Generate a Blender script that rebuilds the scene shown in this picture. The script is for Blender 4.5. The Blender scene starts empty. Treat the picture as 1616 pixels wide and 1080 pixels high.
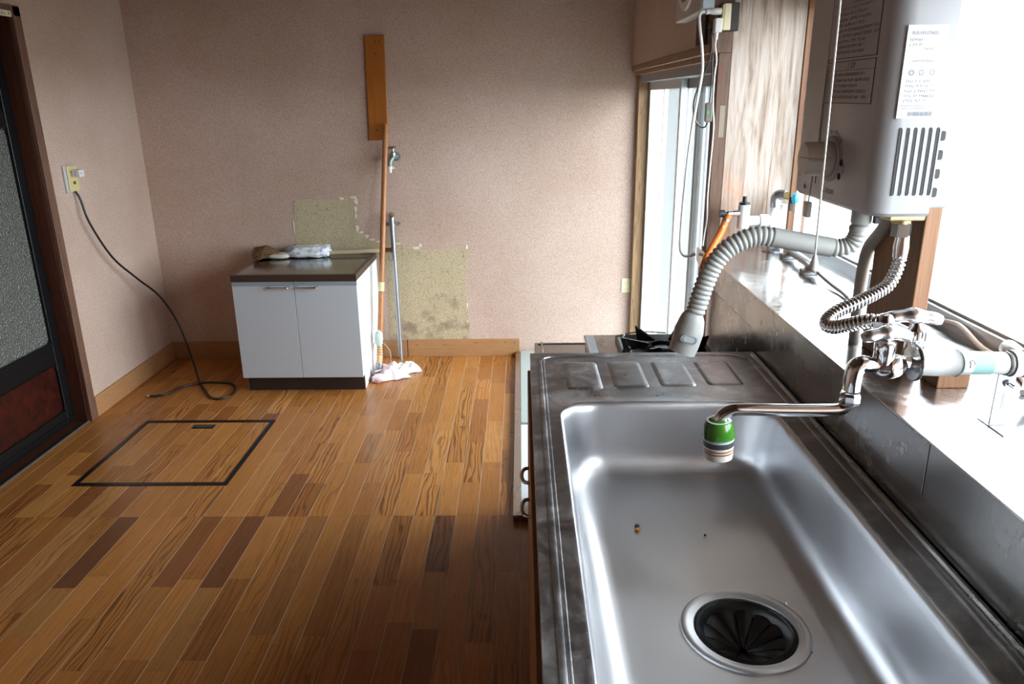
import bpy, math, random
from mathutils import Vector, Matrix, noise
random.seed(7)
S = bpy.context.scene
COL = S.collection

# ------------------------------------------------------------------ camera
cam = bpy.data.cameras.new('camera')
cam.sensor_fit = 'HORIZONTAL'; cam.sensor_width = 36.0; cam.lens = 1195.38 * 36 / 1616
cam.clip_start = 0.02
camo = bpy.data.objects.new('camera', cam); COL.objects.link(camo)
P, YW, RL = .3112, -.013421, -.011738
f = Vector((0, math.cos(P), -math.sin(P))); u = Vector((0, math.sin(P), math.cos(P))); r = Vector((1, 0, 0))
Rz = Matrix.Rotation(-YW, 3, 'Z')
f, u, r = Rz @ f, Rz @ u, Rz @ r
r2 = math.cos(RL) * r + math.sin(RL) * u; u2 = -math.sin(RL) * r + math.cos(RL) * u
camo.matrix_world = Matrix(((r2.x, u2.x, -f.x, 0), (r2.y, u2.y, -f.y, 0), (r2.z, u2.z, -f.z, 1.5), (0, 0, 0, 1)))
S.camera = camo

# ------------------------------------------------------------------ light
w = bpy.data.worlds.new('overcast_sky'); S.world = w; w.use_nodes = True
bg = w.node_tree.nodes['Background']
bg.inputs[0].default_value = (0.87, 0.945, 1.0, 1); bg.inputs[1].default_value = 8.0
S.view_settings.view_transform = 'Standard'
try: S.view_settings.look = 'None'
except Exception: pass
S.view_settings.gamma = 1.0; S.view_settings.use_curve_mapping = False
S.view_settings.exposure = 1.1
S.cycles.max_bounces = 10; S.cycles.diffuse_bounces = 6; S.cycles.glossy_bounces = 5
S.cycles.transparent_max_bounces = 10; S.cycles.sample_clamp_indirect = 6.0
S.cycles.caustics_reflective = False; S.cycles.caustics_refractive = False
try: S.cycles.use_denoising = True
except Exception: pass

def portal(name, loc, sx, sy, rot):
    l = bpy.data.lights.new(name, 'AREA'); l.shape = 'RECTANGLE'; l.size = sx; l.size_y = sy
    l.cycles.is_portal = True
    o = bpy.data.objects.new(name, l); o.location = loc; o.rotation_euler = rot; COL.objects.link(o)
portal('bay_window_portal', (1.02, 1.35, 1.40), .85, 2.55, (0, math.radians(90), 0))
portal('glass_door_portal', (0.80, 3.5, 0.83), 1.7, 1.75, (0, math.radians(90), 0))

# ------------------------------------------------------------------ constants
YB = 4.397      # back wall face
XL = -2.140     # left wall face
XR = 0.617      # right wall face
ZS = 0.855      # sink counter height
ZL = 1.003      # ledge height
XS = 0.612      # splash plane
STRIP = 0.0803; SEAM0 = -0.092

# ------------------------------------------------------------------ materials
def new_mat(name):
    m = bpy.data.materials.new(name); m.use_nodes = True
    nt = m.node_tree; return m, nt, nt.nodes['Principled BSDF']
def setp(b, **k):
    for a, v in k.items():
        b.inputs[a.replace('_', ' ')].default_value = v
def M(name, col, rough=.5, metal=0.0, **k):
    m, nt, b = new_mat(name)
    b.inputs['Base Color'].default_value = (*col, 1); b.inputs['Roughness'].default_value = rough
    b.inputs['Metallic'].default_value = metal
    setp(b, **k); return m
def node(nt, t, **k):
    n = nt.nodes.new(t)
    for a, v in k.items():
        if a.startswith('i_'):
            key = a[2:].replace('_', ' ')
            n.inputs[key].default_value = v
        else: setattr(n, a, v)
    return n
def ramp(nt, src, stops):
    n = nt.nodes.new('ShaderNodeValToRGB'); cr = n.color_ramp
    while len(cr.elements) < len(stops): cr.elements.new(.5)
    for e, (p, c) in zip(cr.elements, stops):
        e.position = p; e.color = (*c, 1) if len(c) == 3 else c
    nt.links.new(src, n.inputs[0]); return n
def mix(nt, fac, a, b, mode='MIX'):
    n = nt.nodes.new('ShaderNodeMix'); n.data_type = 'RGBA'; n.blend_type = mode
    for sock, v in ((n.inputs[0], fac), (n.inputs[6], a), (n.inputs[7], b)):
        if hasattr(v, 'is_linked'): nt.links.new(v, sock)
        elif isinstance(v, (int, float)): sock.default_value = v
        else: sock.default_value = (*v, 1)
    return n.outputs[2]
def coords(nt, scale=(1, 1, 1), world=True, add=None):
    if world: g = nt.nodes.new('ShaderNodeNewGeometry').outputs['Position']
    else: g = nt.nodes.new('ShaderNodeTexCoord').outputs['Object']
    if add is not None:
        a = nt.nodes.new('ShaderNodeVectorMath'); a.operation = 'ADD'
        nt.links.new(g, a.inputs[0]); nt.links.new(add, a.inputs[1]); g = a.outputs[0]
    m = nt.nodes.new('ShaderNodeVectorMath'); m.operation = 'MULTIPLY'
    nt.links.new(g, m.inputs[0]); m.inputs[1].default_value = scale
    return m.outputs[0]
def noise_n(nt, vec, scale, detail=3, rough=.5, dist=0):
    n = nt.nodes.new('ShaderNodeTexNoise'); nt.links.new(vec, n.inputs['Vector'])
    n.inputs['Scale'].default_value = scale; n.inputs['Detail'].default_value = detail
    n.inputs['Roughness'].default_value = rough; n.inputs['Distortion'].default_value = dist
    return n.outputs['Fac']
def bump(nt, b, h, strength=.3, dist=.002):
    n = nt.nodes.new('ShaderNodeBump'); nt.links.new(h, n.inputs['Height'])
    n.inputs['Strength'].default_value = strength; n.inputs['Distance'].default_value = dist
    nt.links.new(n.outputs[0], b.inputs['Normal'])

def wallpaper():
    m, nt, b = new_mat('speckled_wallpaper')
    v = coords(nt)
    fine = noise_n(nt, v, 230, 3, .6)
    big = noise_n(nt, v, 1.6, 4, .55)
    c = ramp(nt, fine, [(.30, (.42, .285, .225)), (.48, (.585, .435, .362)), (.66, (.71, .555, .475))]).outputs[0]
    st = ramp(nt, big, [(.35, (.86, .82, .78)), (.65, (1, 1, 1))]).outputs[0]
    nt.links.new(mix(nt, 1.0, c, st, 'MULTIPLY'), b.inputs['Base Color'])
    setp(b, Roughness=.85); bump(nt, b, fine, .35, .002); return m
def patchmat():
    m, nt, b = new_mat('exposed_wall_board')
    v = coords(nt)
    fine = noise_n(nt, v, 160, 4, .7)
    c = ramp(nt, fine, [(.3, (.30, .23, .13)), (.5, (.52, .43, .275)), (.7, (.66, .57, .40))]).outputs[0]
    mold = noise_n(nt, v, 9, 4, .65)
    sep = nt.nodes.new('ShaderNodeSeparateXYZ'); nt.links.new(coords(nt), sep.inputs[0])
    zr = node(nt, 'ShaderNodeMapRange'); nt.links.new(sep.outputs['Z'], zr.inputs[0])
    zr.inputs[1].default_value = .10; zr.inputs[2].default_value = .62; zr.inputs[3].default_value = .13; zr.inputs[4].default_value = -.10
    ad = node(nt, 'ShaderNodeMath', operation='ADD'); nt.links.new(mold, ad.inputs[0]); nt.links.new(zr.outputs[0], ad.inputs[1])
    mf = ramp(nt, ad.outputs[0], [(.56, (0, 0, 0)), (.74, (.75, .75, .75))]).outputs[0]
    c2 = mix(nt, mf, c, (.22, .15, .11))
    vo = node(nt, 'ShaderNodeTexVoronoi', i_Scale=24.0); nt.links.new(v, vo.inputs['Vector'])
    sp = ramp(nt, vo.outputs['Distance'], [(.05, (1, 1, 1)), (.22, (0, 0, 0))]).outputs[0]
    gate = ramp(nt, noise_n(nt, v, 5, 2), [(.5, (0, 0, 0)), (.62, (.8, .8, .8))]).outputs[0]
    c3 = mix(nt, mix(nt, 1.0, sp, gate, 'MULTIPLY'), c2, (.19, .13, .09))
    nt.links.new(c3, b.inputs['Base Color']); setp(b, Roughness=.95)
    bump(nt, b, fine, .5, .003); return m
def plank_mat(name, objcol=True, base=(.48, .205, .046)):
    m, nt, b = new_mat(name)
    oi = nt.nodes.new('ShaderNodeObjectInfo')
    mul = node(nt, 'ShaderNodeVectorMath', operation='MULTIPLY'); mul.inputs[1].default_value = (37, 53, 11)
    nt.links.new(oi.outputs['Random'], mul.inputs[0])
    v = coords(nt, (1, .13, 1), add=mul.outputs[0])
    wv = node(nt, 'ShaderNodeTexWave', wave_type='BANDS', bands_direction='X')
    wv.inputs['Scale'].default_value = 16; wv.inputs['Distortion'].default_value = 14; wv.inputs['Detail'].default_value = 2
    wv.inputs['Detail Scale'].default_value = 1.2
    nt.links.new(v, wv.inputs['Vector'])
    v2 = coords(nt, (260, 7, 7), add=mul.outputs[0])
    fine = noise_n(nt, v2, 1, 3, .6)
    fr = node(nt, 'ShaderNodeMath', operation='MULTIPLY'); fr.inputs[1].default_value = 7.13
    nt.links.new(oi.outputs['Random'], fr.inputs[0])
    fr2 = node(nt, 'ShaderNodeMath', operation='FRACT'); nt.links.new(fr.outputs[0], fr2.inputs[0])
    strength = ramp(nt, fr2.outputs[0], [(.25, (.06, .06, .06)), (.6, (.36, .36, .36)), (.95, (.9, .9, .9))]).outputs[0]
    lines = ramp(nt, wv.outputs['Fac'], [(.06, (.36, .30, .24)), (.26, (.92, .90, .86)), (1, (1.12, 1.12, 1.12))]).outputs[0]
    g = mix(nt, strength, (1, 1, 1), lines)
    fcol = ramp(nt, fine, [(.3, (.72, .70, .66)), (.55, (1.0, 1.0, 1.0)), (.8, (1.12, 1.1, 1.08))]).outputs[0]
    basec = oi.outputs['Color'] if objcol else base
    c = mix(nt, 1.0, mix(nt, 1.0, basec, g, 'MULTIPLY'), fcol, 'MULTIPLY')
    nt.links.new(c, b.inputs['Base Color'])
    rg = ramp(nt, noise_n(nt, coords(nt), 6, 3), [(.3, (.26, .26, .26)), (.7, (.40, .40, .40))]).outputs[0]
    nt.links.new(rg, b.inputs['Roughness'])
    bump(nt, b, fine, .06, .001); return m
def wood(name, c1, c2, scale=(20, 20, 1.5), rough=.6, world=True, k=1.0):
    m, nt, b = new_mat(name)
    v = coords(nt, scale, world)
    n1 = noise_n(nt, v, k * 3, 5, .6, 1.2)
    c = ramp(nt, n1, [(.3, c1), (.7, c2)]).outputs[0]
    nt.links.new(c, b.inputs['Base Color']); setp(b, Roughness=rough); bump(nt, b, n1, .25, .002); return m
def steel(name, base=(.60, .61, .62), r0=.22, r1=.40, dirt=None, scale=14, stretch=(1, 1, 1), amount=.5, bmp=.04):
    m, nt, b = new_mat(name)
    v = coords(nt, stretch)
    n = noise_n(nt, v, scale, 5, .65)
    fine = noise_n(nt, v, scale * 14, 3, .6)
    rg = ramp(nt, n, [(.3, (r0,) * 3), (.7, (r1,) * 3)]).outputs[0]
    nt.links.new(rg, b.inputs['Roughness'])
    setp(b, Metallic=1.0)
    if dirt:
        n2 = noise_n(nt, v, scale * .55, 6, .72, .8)
        fac = ramp(nt, n2, [(.47, (0, 0, 0)), (.70, (amount,) * 3)]).outputs[0]
        nt.links.new(mix(nt, fac, base, dirt), b.inputs['Base Color'])
        nt.links.new(mix(nt, fac, rg, (.55, .55, .55)), b.inputs['Roughness'])
    else:
        b.inputs['Base Color'].default_value = (*base, 1)
    bump(nt, b, fine, bmp, .001); return m
def frosted(name, col, scale=230):
    m, nt, b = new_mat(name)
    v = coords(nt); vo = node(nt, 'ShaderNodeTexVoronoi', i_Scale=float(scale)); nt.links.new(v, vo.inputs['Vector'])
    b.inputs['Base Color'].default_value = (*col, 1); setp(b, Roughness=.28)
    b.inputs['Specular IOR Level'].default_value = .6
    bump(nt, b, vo.outputs['Distance'], 1.0, .006); return m
def clear_glass(name):
    m = bpy.data.materials.new(name); m.use_nodes = True; nt = m.node_tree; nt.nodes.clear()
    o = nt.nodes.new('ShaderNodeOutputMaterial'); mx = nt.nodes.new('ShaderNodeMixShader'); mx.inputs[0].default_value = .06
    t = nt.nodes.new('ShaderNodeBsdfTransparent'); g = nt.nodes.new('ShaderNodeBsdfGlossy'); g.inputs['Roughness'].default_value = .03
    nt.links.new(t.outputs[0], mx.inputs[1]); nt.links.new(g.outputs[0], mx.inputs[2]); nt.links.new(mx.outputs[0], o.inputs[0]); return m
def frosted_glass(name, transp=.86, transl=.05):
    m = bpy.data.materials.new(name); m.use_nodes = True; nt = m.node_tree; nt.nodes.clear()
    o = nt.nodes.new('ShaderNodeOutputMaterial'); last = None
    parts = [('ShaderNodeBsdfTransparent', 'Color', (.97, .99, 1, 1)), ('ShaderNodeBsdfTranslucent', 'Color', (.9, .95, .95, 1)), ('ShaderNodeBsdfDiffuse', 'Color', (.7, .73, .73, 1))]
    sh_ = []
    for t_, k, c in parts:
        n_ = nt.nodes.new(t_); n_.inputs[0].default_value = c; sh_.append(n_)
    a = nt.nodes.new('ShaderNodeMixShader'); a.inputs[0].default_value = transl / (1 - transp)
    nt.links.new(sh_[2].outputs[0], a.inputs[1]); nt.links.new(sh_[1].outputs[0], a.inputs[2])
    b = nt.nodes.new('ShaderNodeMixShader'); b.inputs[0].default_value = transp
    nt.links.new(a.outputs[0], b.inputs[1]); nt.links.new(sh_[0].outputs[0], b.inputs[2])
    nt.links.new(b.outputs[0], o.inputs[0]); return m

MT = {}
MT['wall'] = wallpaper()
MT['patch'] = patchmat()
MT['torn'] = M('torn_paper_backing', (.80, .75, .62), .9)
MT['plaster'] = M('ceiling_boards', (.17, .115, .075), .8)
MT['floorbase'] = M('floor_joint_glint', (.72, .60, .46), .8)  # painted pale for the light that plank bevels reflect at the joints
MT['plank'] = plank_mat('floor_plank_wood')
MT['plankstuff'] = plank_mat('floor_plank_wood_far', False)
MT['baseboard'] = wood('baseboard_wood', (.37, .185, .075), (.46, .245, .11), (3, 3, 30), .45)
MT['darkwood'] = wood('dark_door_wood', (.05, .015, .009), (.12, .035, .018), (30, 30, 2), .4)
MT['casingwood'] = wood('worn_brown_casing', (.10, .05, .032), (.22, .11, .07), (30, 30, 1.5), .5)
MT['black'] = M('black_lacquer', (.006, .006, .007), .32, Specular_IOR_Level=.3)
MT['redpanel'] = wood('red_brown_panel', (.010, .002, .0015), (.055, .007, .004), (9, 4, 5), .3)
MT['track'] = wood('worn_track', (.05, .045, .04), (.16, .14, .12), (40, 60, 40), .5)
MT['doorglass'] = frosted('pebbled_door_glass', (.12, .125, .11), 110)
MT['sill'] = M('aluminium_sash', (.62, .66, .68), .38, .6)
MT['alugrey'] = M('grey_sash_frame', (.30, .31, .31), .45, .3)
MT['pane'] = clear_glass('window_glass')
MT['frost'] = frosted_glass('frosted_pane')
MT['lintelwood'] = wood('lintel_wood', (.20, .10, .05), (.36, .21, .11), (4, 4, 40), .55)
MT['jamb'] = wood('jamb_wood', (.17, .09, .04), (.38, .23, .11), (26, 26, 2), .6)
MT['postwood'] = wood('dark_jamb_wood', (.07, .035, .02), (.17, .09, .055), (26, 26, 2), .6)
MT['darkpost'] = wood('dark_post_wood', (.03, .017, .012), (.07, .04, .03), (26, 26, 2), .6)
MT['board'] = wood('heater_board_wood', (.25, .115, .055), (.42, .22, .115), (34, 34, 1.6), .55)
MT['orangeboard'] = wood('orange_varnish_board', (.36, .11, .012), (.43, .145, .02), (10, 10, 1), .38)
MT['steelcounter'] = steel('stainless_counter', (.40, .415, .44), .26, .42, (.85, .87, .9), 16, amount=.8)
MT['steelbowl'] = steel('stainless_bowl', (.74, .76, .79), .31, .45, None, 5)
MT['steelledge'] = steel('stainless_ledge', (.70, .71, .72), .10, .24, (.80, .81, .82), 10, amount=.4)
MT['steelsplash'] = steel('stainless_splash', (.47, .465, .46), .16, .30, (.36, .34, .30), 6, amount=.35)
MT['steelplain'] = steel('stainless_plain', (.5, .48, .46), .2, .3, None, 12)
MT['chrome'] = M('chrome', (.86, .87, .89), .09, 1.0)
MT['chromehandle'] = M('worn_chrome_handle', (.93, .94, .95), .24, 1.0)
MT['chromedull'] = M('dull_chrome', (.55, .55, .56), .22, 1.0)
MT['galv'] = steel('galvanised_pipe', (.40, .42, .45), .3, .5, None, 40)
MT['rubber'] = M('black_rubber', (.012, .013, .015), .42)
MT['blackmetal'] = M('black_enamel', (.012, .012, .013), .22)
MT['whiteplastic'] = M('white_plastic', (.80, .81, .80), .4)
MT['offwhite'] = M('aged_white_plastic', (.86, .85, .78), .4)
MT['hosegrey'] = M('grey_corrugated_plastic', (.53, .545, .53), .42)
MT['heater'] = M('heater_silver_paint', (.60, .62, .66), .38, 0.0)
MT['heatergrey'] = M('heater_back_plate', (.42, .48, .52), .4, .3)
MT['ink'] = M('dark_print', (.05, .05, .055), .6)
MT['inkpale'] = M('pale_print', (.30, .33, .40), .6)
MT['labelwhite'] = M('white_label', (.86, .88, .90), .5)
MT['labelgrey'] = M('grey_label', (.56, .58, .61), .45)
MT['cream'] = M('cream_outlet', (.72, .62, .30), .45)
MT['creampale'] = M('cream_socket', (.80, .74, .50), .4)
MT['orangehose'] = M('orange_gas_hose', (.85, .20, .03), .4)
MT['pvc'] = M('white_pipe_wrap', (.78, .80, .80), .45)
MT['teal'] = M('teal_pipe_label', (.36, .66, .61), .5)
MT['blue'] = M('blue_cap', (.05, .45, .62), .25)
MT['brass'] = M('brass_fitting', (.45, .36, .18), .35, .9)
MT['cabwhite'] = M('cabinet_white', (.74, .75, .75), .42)
MT['cabshaded'] = M('cabinet_door_shaded', (.55, .60, .66), .40)  # white doors painted blue-grey for the cool skylight on their shaded front
MT['cabrail'] = M('door_top_rail', (.30, .35, .40), .4)
MT['kick'] = M('dark_kick_board', (.030, .019, .016), .5)
MT['cabtop'] = steel('cabinet_steel_top', (.30, .29, .27), .10, .20, None, 12)
MT['cabtopedge'] = M('cabinet_top_edge', (.085, .055, .04), .3, .4)
MT['mopwood'] = wood('mop_handle_wood', (.36, .14, .045), (.50, .22, .08), (40, 40, 2), .35)
MT['broomwood'] = wood('broom_handle_wood', (.42, .33, .20), (.58, .48, .32), (2, 40, 40), .5)
MT['straw'] = M('broom_bristles', (.15, .075, .028), .85)
MT['creamcloth'] = M('cream_binding', (.62, .58, .48), .85)
MT['doorwood'] = wood('sink_door_wood', (.33, .16, .07), (.45, .24, .12), (30, 2, 30), .45)
MT['traypanel'] = M('white_floor_panel', (.74, .77, .76), .55)
MT['traygreen'] = M('grey_green_floor_panel', (.42, .47, .45), .6)
MT['black_cable'] = M('black_cable', (.012, .012, .013), .35)
MT['white_cable'] = M('white_cable', (.80, .80, .78), .4)
MT['fandark'] = M('fan_dark', (.025, .02, .018), .6)
MT['fanbox'] = M('fan_box_white', (.60, .57, .52), .5)
MT['ground'] = M('damp_ground', (.13, .125, .11), .9)
MT['crumb'] = M('orange_crumb', (.85, .36, .03), .7)
MT['rustband'] = M('brown_filter_band', (.38, .13, .03), .4)
def towelmat():
    m, nt, b = new_mat('floral_towel'); v = coords(nt, world=False)
    vo = node(nt, 'ShaderNodeTexVoronoi', i_Scale=34.0); nt.links.new(v, vo.inputs['Vector'])
    spot = ramp(nt, vo.outputs['Distance'], [(.30, (1, 1, 1)), (.50, (0, 0, 0))]).outputs[0]
    hue = ramp(nt, vo.outputs['Color'], [(.15, (.25, .42, .75)), (.4, (.30, .55, .40)), (.6, (.75, .45, .65)), (.85, (.45, .5, .8))])
    hue.color_ramp.interpolation = 'CONSTANT'
    nz = noise_n(nt, v, 60, 3)
    g = ramp(nt, nz, [(.36, (.2, .2, .2)), (.55, (.9, .9, .9))]).outputs[0]
    c = mix(nt, mix(nt, 1.0, spot, g, 'MULTIPLY'), (.86, .86, .90), hue.outputs[0])
    nt.links.new(c, b.inputs['Base Color']); setp(b, Roughness=.95)
    bump(nt, b, noise_n(nt, v, 300, 2), .4, .002); return m
MT['towel'] = towelmat()
def pinkmat():
    m, nt, b = new_mat('pink_cloth'); v = coords(nt, world=False)
    c = ramp(nt, noise_n(nt, v, 9, 3), [(.4, (.80, .58, .60)), (.62, (.86, .74, .75))]).outputs[0]
    nt.links.new(c, b.inputs['Base Color']); setp(b, Roughness=.95); bump(nt, b, noise_n(nt, v, 260, 2), .4, .002); return m
MT['pink'] = pinkmat()
MT['whitecloth'] = M('white_rag', (.84, .83, .82), .95)
def weathered():
    m, nt, b = new_mat('weathered_board')
    v = coords(nt, (16, 16, 1.3)); n1 = noise_n(nt, v, 3, 6, .65, .6)
    c = ramp(nt, n1, [(.30, (.17, .105, .07)), (.47, (.43, .35, .29)), (.70, (.62, .58, .54))]).outputs[0]
    rust = noise_n(nt, coords(nt, (1, 1, .6)), 5, 5, .7)
    sep = nt.nodes.new('ShaderNodeSeparateXYZ'); nt.links.new(coords(nt), sep.inputs[0])
    zr = node(nt, 'ShaderNodeMapRange'); nt.links.new(sep.outputs['Z'], zr.inputs[0])
    zr.inputs[1].default_value = 1.0; zr.inputs[2].default_value = 1.45; zr.inputs[3].default_value = .26; zr.inputs[4].default_value = -.1
    xr = node(nt, 'ShaderNodeMapRange'); nt.links.new(sep.outputs['X'], xr.inputs[0])
    xr.inputs[1].default_value = .69; xr.inputs[2].default_value = .86; xr.inputs[3].default_value = .10; xr.inputs[4].default_value = -.16
    a1 = node(nt, 'ShaderNodeMath', operation='ADD'); nt.links.new(rust, a1.inputs[0]); nt.links.new(zr.outputs[0], a1.inputs[1])
    a2 = node(nt, 'ShaderNodeMath', operation='ADD'); nt.links.new(a1.outputs[0], a2.inputs[0]); nt.links.new(xr.outputs[0], a2.inputs[1])
    rf = ramp(nt, a2.outputs[0], [(.60, (0, 0, 0)), (.80, (.9, .9, .9))]).outputs[0]
    nt.links.new(mix(nt, rf, c, (.52, .22, .09)), b.inputs['Base Color']); setp(b, Roughness=.7)
    bump(nt, b, n1, .3, .002); return m
MT['weathered'] = weathered()

# ------------------------------------------------------------------ geometry kit
class G:
    def __init__(s): s.v = []; s.f = []
    def add(s, vs, fs):
        k = len(s.v); s.v += [tuple(p) for p in vs]; s.f += [tuple(i + k for i in q) for q in fs]; return s
    def box(s, x0, x1, y0, y1, z0, z1):
        return s.add([(x0, y0, z0), (x1, y0, z0), (x1, y1, z0), (x0, y1, z0), (x0, y0, z1), (x1, y0, z1), (x1, y1, z1), (x0, y1, z1)],
                     [(0, 3, 2, 1), (4, 5, 6, 7), (0, 1, 5, 4), (1, 2, 6, 5), (2, 3, 7, 6), (3, 0, 4, 7)])
    def hexa(s, pts):
        return s.add(pts, [(0, 3, 2, 1), (4, 5, 6, 7), (0, 1, 5, 4), (1, 2, 6, 5), (2, 3, 7, 6), (3, 0, 4, 7)])
    def loft(s, loops, close=True, cap0=False, cap1=False):
        n = len(loops[0]); vs = [p for l in loops for p in l]; fs = []
        for i in range(len(loops) - 1):
            for j in range(n if close else n - 1):
                a = i * n + j; b = i * n + (j + 1) % n
                fs.append((a, b, b + n, a + n))
        if cap0: fs.append(tuple(range(n - 1, -1, -1)))
        if cap1: fs.append(tuple(range((len(loops) - 1) * n, len(loops) * n)))
        return s.add(vs, fs)
    def tube(s, path, r, n=12, cap=True, flat=1.0):
        pts = [Vector(p) for p in path]; m = len(pts)
        rs = r if isinstance(r, (list, tuple)) else [r] * m
        loops = []; up = None
        for i, p in enumerate(pts):
            t = (pts[min(i + 1, m - 1)] - pts[max(i - 1, 0)])
            t = t.normalized() if t.length > 1e-9 else Vector((0, 0, 1))
            if up is None:
                up = Vector((0, 0, 1)) if abs(t.z) < .9 else Vector((1, 0, 0))
            up = (up - t * up.dot(t)); up = up.normalized() if up.length > 1e-6 else t.orthogonal().normalized()
            sd = t.cross(up)
            loops.append([p + (sd * math.cos(2 * math.pi * k / n) + up * math.sin(2 * math.pi * k / n) * flat) * rs[i] for k in range(n)])
        return s.loft(loops, True, cap, cap)
    def lathe(s, prof, o=(0, 0, 0), axis=(0, 0, 1), n=24, cap=True):
        a = Vector(axis).normalized(); e1 = a.orthogonal().normalized(); e2 = a.cross(e1); o = Vector(o)
        loops = [[o + a * t + (e1 * math.cos(2 * math.pi * k / n) + e2 * math.sin(2 * math.pi * k / n)) * max(rr, 1e-5) for k in range(n)] for rr, t in prof]
        return s.loft(loops, True, cap, cap)
    def prism(s, poly, lo, hi, plane='xy'):
        def mp(p, h):
            return {'xy': (p[0], p[1], h), 'xz': (p[0], h, p[1]), 'yz': (h, p[0], p[1])}[plane]
        n = len(poly)
        return s.add([mp(p, lo) for p in poly] + [mp(p, hi) for p in poly],
                     [tuple(range(n - 1, -1, -1)), tuple(range(n, 2 * n))] + [(i, (i + 1) % n, n + (i + 1) % n, n + i) for i in range(n)])
def catmull(pts, k=8):
    P_ = [Vector(p) for p in pts]; P_ = [P_[0] * 2 - P_[1]] + P_ + [P_[-1] * 2 - P_[-2]]; out = []
    for i in range(1, len(P_) - 2):
        a, b, c, d = P_[i - 1], P_[i], P_[i + 1], P_[i + 2]
        for j in range(k):
            t = j / k
            out.append(.5 * ((2 * b) + (c - a) * t + (2 * a - 5 * b + 4 * c - d) * t * t + (3 * b - a - 3 * c + d) * t ** 3))
    out.append(P_[-2]); return out
def resample(path, step):
    out = [path[0]]; acc = 0
    for a, b in zip(path, path[1:]):
        L = (b - a).length; 
        while acc + L >= step and L > 1e-9:
            t = (step - acc) / L; a = a.lerp(b, t); out.append(a); L = (b - a).length; acc = 0
        acc += L
    return out
def rrect(x0, x1, y0, y1, r, n=8, m=0):
    o = rrect0(x0, x1, y0, y1, r, n)
    if not m: return o
    out = []; q_ = n + 1
    for c in range(4):
        out += o[c * q_:(c + 1) * q_]
        a, b = o[c * q_ + n], o[((c + 1) * q_) % len(o)]
        out += [(a[0] + (b[0] - a[0]) * k / (m + 1), a[1] + (b[1] - a[1]) * k / (m + 1)) for k in range(1, m + 1)]
    return out
def rrect0(x0, x1, y0, y1, r, n=8):
    o = []
    for cx, cy, a0 in ((x1 - r, y1 - r, 0), (x0 + r, y1 - r, 90), (x0 + r, y0 + r, 180), (x1 - r, y0 + r, 270)):
        for k in range(n + 1):
            a = math.radians(a0 + 90 * k / n); o.append((cx + r * math.cos(a), cy + r * math.sin(a)))
    return o

ORG = {}
def finish(o, me, mat, smooth, bevel, angle=40):
    me.materials.append(mat)
    if smooth:
        me.shade_smooth()
        try: me.set_sharp_from_angle(angle=math.radians(angle))
        except Exception: pass
    if bevel:
        b = o.modifiers.new('bevel', 'BEVEL'); b.width = bevel; b.segments = 2; b.limit_method = 'ANGLE'
        b.angle_limit = math.radians(40)
def mesh_of(g, name, org):
    me = bpy.data.meshes.new(name)
    me.from_pydata([(p[0] - org[0], p[1] - org[1], p[2] - org[2]) for p in g.v], [], g.f); me.update()
    import bmesh
    bm = bmesh.new(); bm.from_mesh(me); bmesh.ops.recalc_face_normals(bm, faces=bm.faces); bm.to_mesh(me); bm.free()
    return me
def part(name, g, mat, parent, smooth=False, bevel=0, label=None, angle=40):
    org = ORG[parent.name]
    me = mesh_of(g, name, org); o = bpy.data.objects.new(name, me); COL.objects.link(o)
    o.parent = parent; ORG[o.name] = org
    finish(o, me, MT[mat] if isinstance(mat, str) else mat, smooth, bevel, angle)
    if label: o['label'] = label
    return o
def thing(name, loc, label, cat, group=None):
    o = bpy.data.objects.new(name, None); o.empty_display_size = .05; COL.objects.link(o); o.location = loc
    ORG[o.name] = tuple(loc); o['label'] = label; o['category'] = cat
    if group: o['group'] = group
    return o
def solo(name, g, mat, label=None, cat=None, group=None, smooth=False, bevel=0, kind=None, angle=40):
    xs = [p[0] for p in g.v]; ys = [p[1] for p in g.v]; zs = [p[2] for p in g.v]
    org = ((min(xs) + max(xs)) / 2, (min(ys) + max(ys)) / 2, min(zs))
    me = mesh_of(g, name, org); o = bpy.data.objects.new(name, me); COL.objects.link(o); o.location = org; ORG[o.name] = org
    finish(o, me, MT[mat] if isinstance(mat, str) else mat, smooth, bevel, angle)
    if label: o['label'] = label
    if cat: o['category'] = cat
    if group: o['group'] = group
    if kind: o['kind'] = kind
    return o
def struct(name, g, mat, label=None, **k): return solo(name, g, mat, label, kind='structure', **k)
def structroot(name, loc, label=None):
    o = bpy.data.objects.new(name, None); o.empty_display_size = .05; COL.objects.link(o); o.location = loc
    ORG[o.name] = tuple(loc); o['kind'] = 'structure'
    if label: o['label'] = label
    return o
def text_geo(body, size, fn, squash=1.0):
    cu = bpy.data.curves.new('lettering', 'FONT'); cu.body = body; cu.size = size; cu.resolution_u = 2
    ob = bpy.data.objects.new('lettering', cu); COL.objects.link(ob); bpy.context.view_layer.update()
    ev = ob.evaluated_get(bpy.context.evaluated_depsgraph_get()); me = bpy.data.meshes.new_from_object(ev)
    g = G(); g.add([fn(v.co.x * squash, v.co.y) for v in me.vertices], [tuple(p.vertices) for p in me.polygons])
    bpy.data.objects.remove(ob); bpy.data.curves.remove(cu); bpy.data.meshes.remove(me); return g
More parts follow.
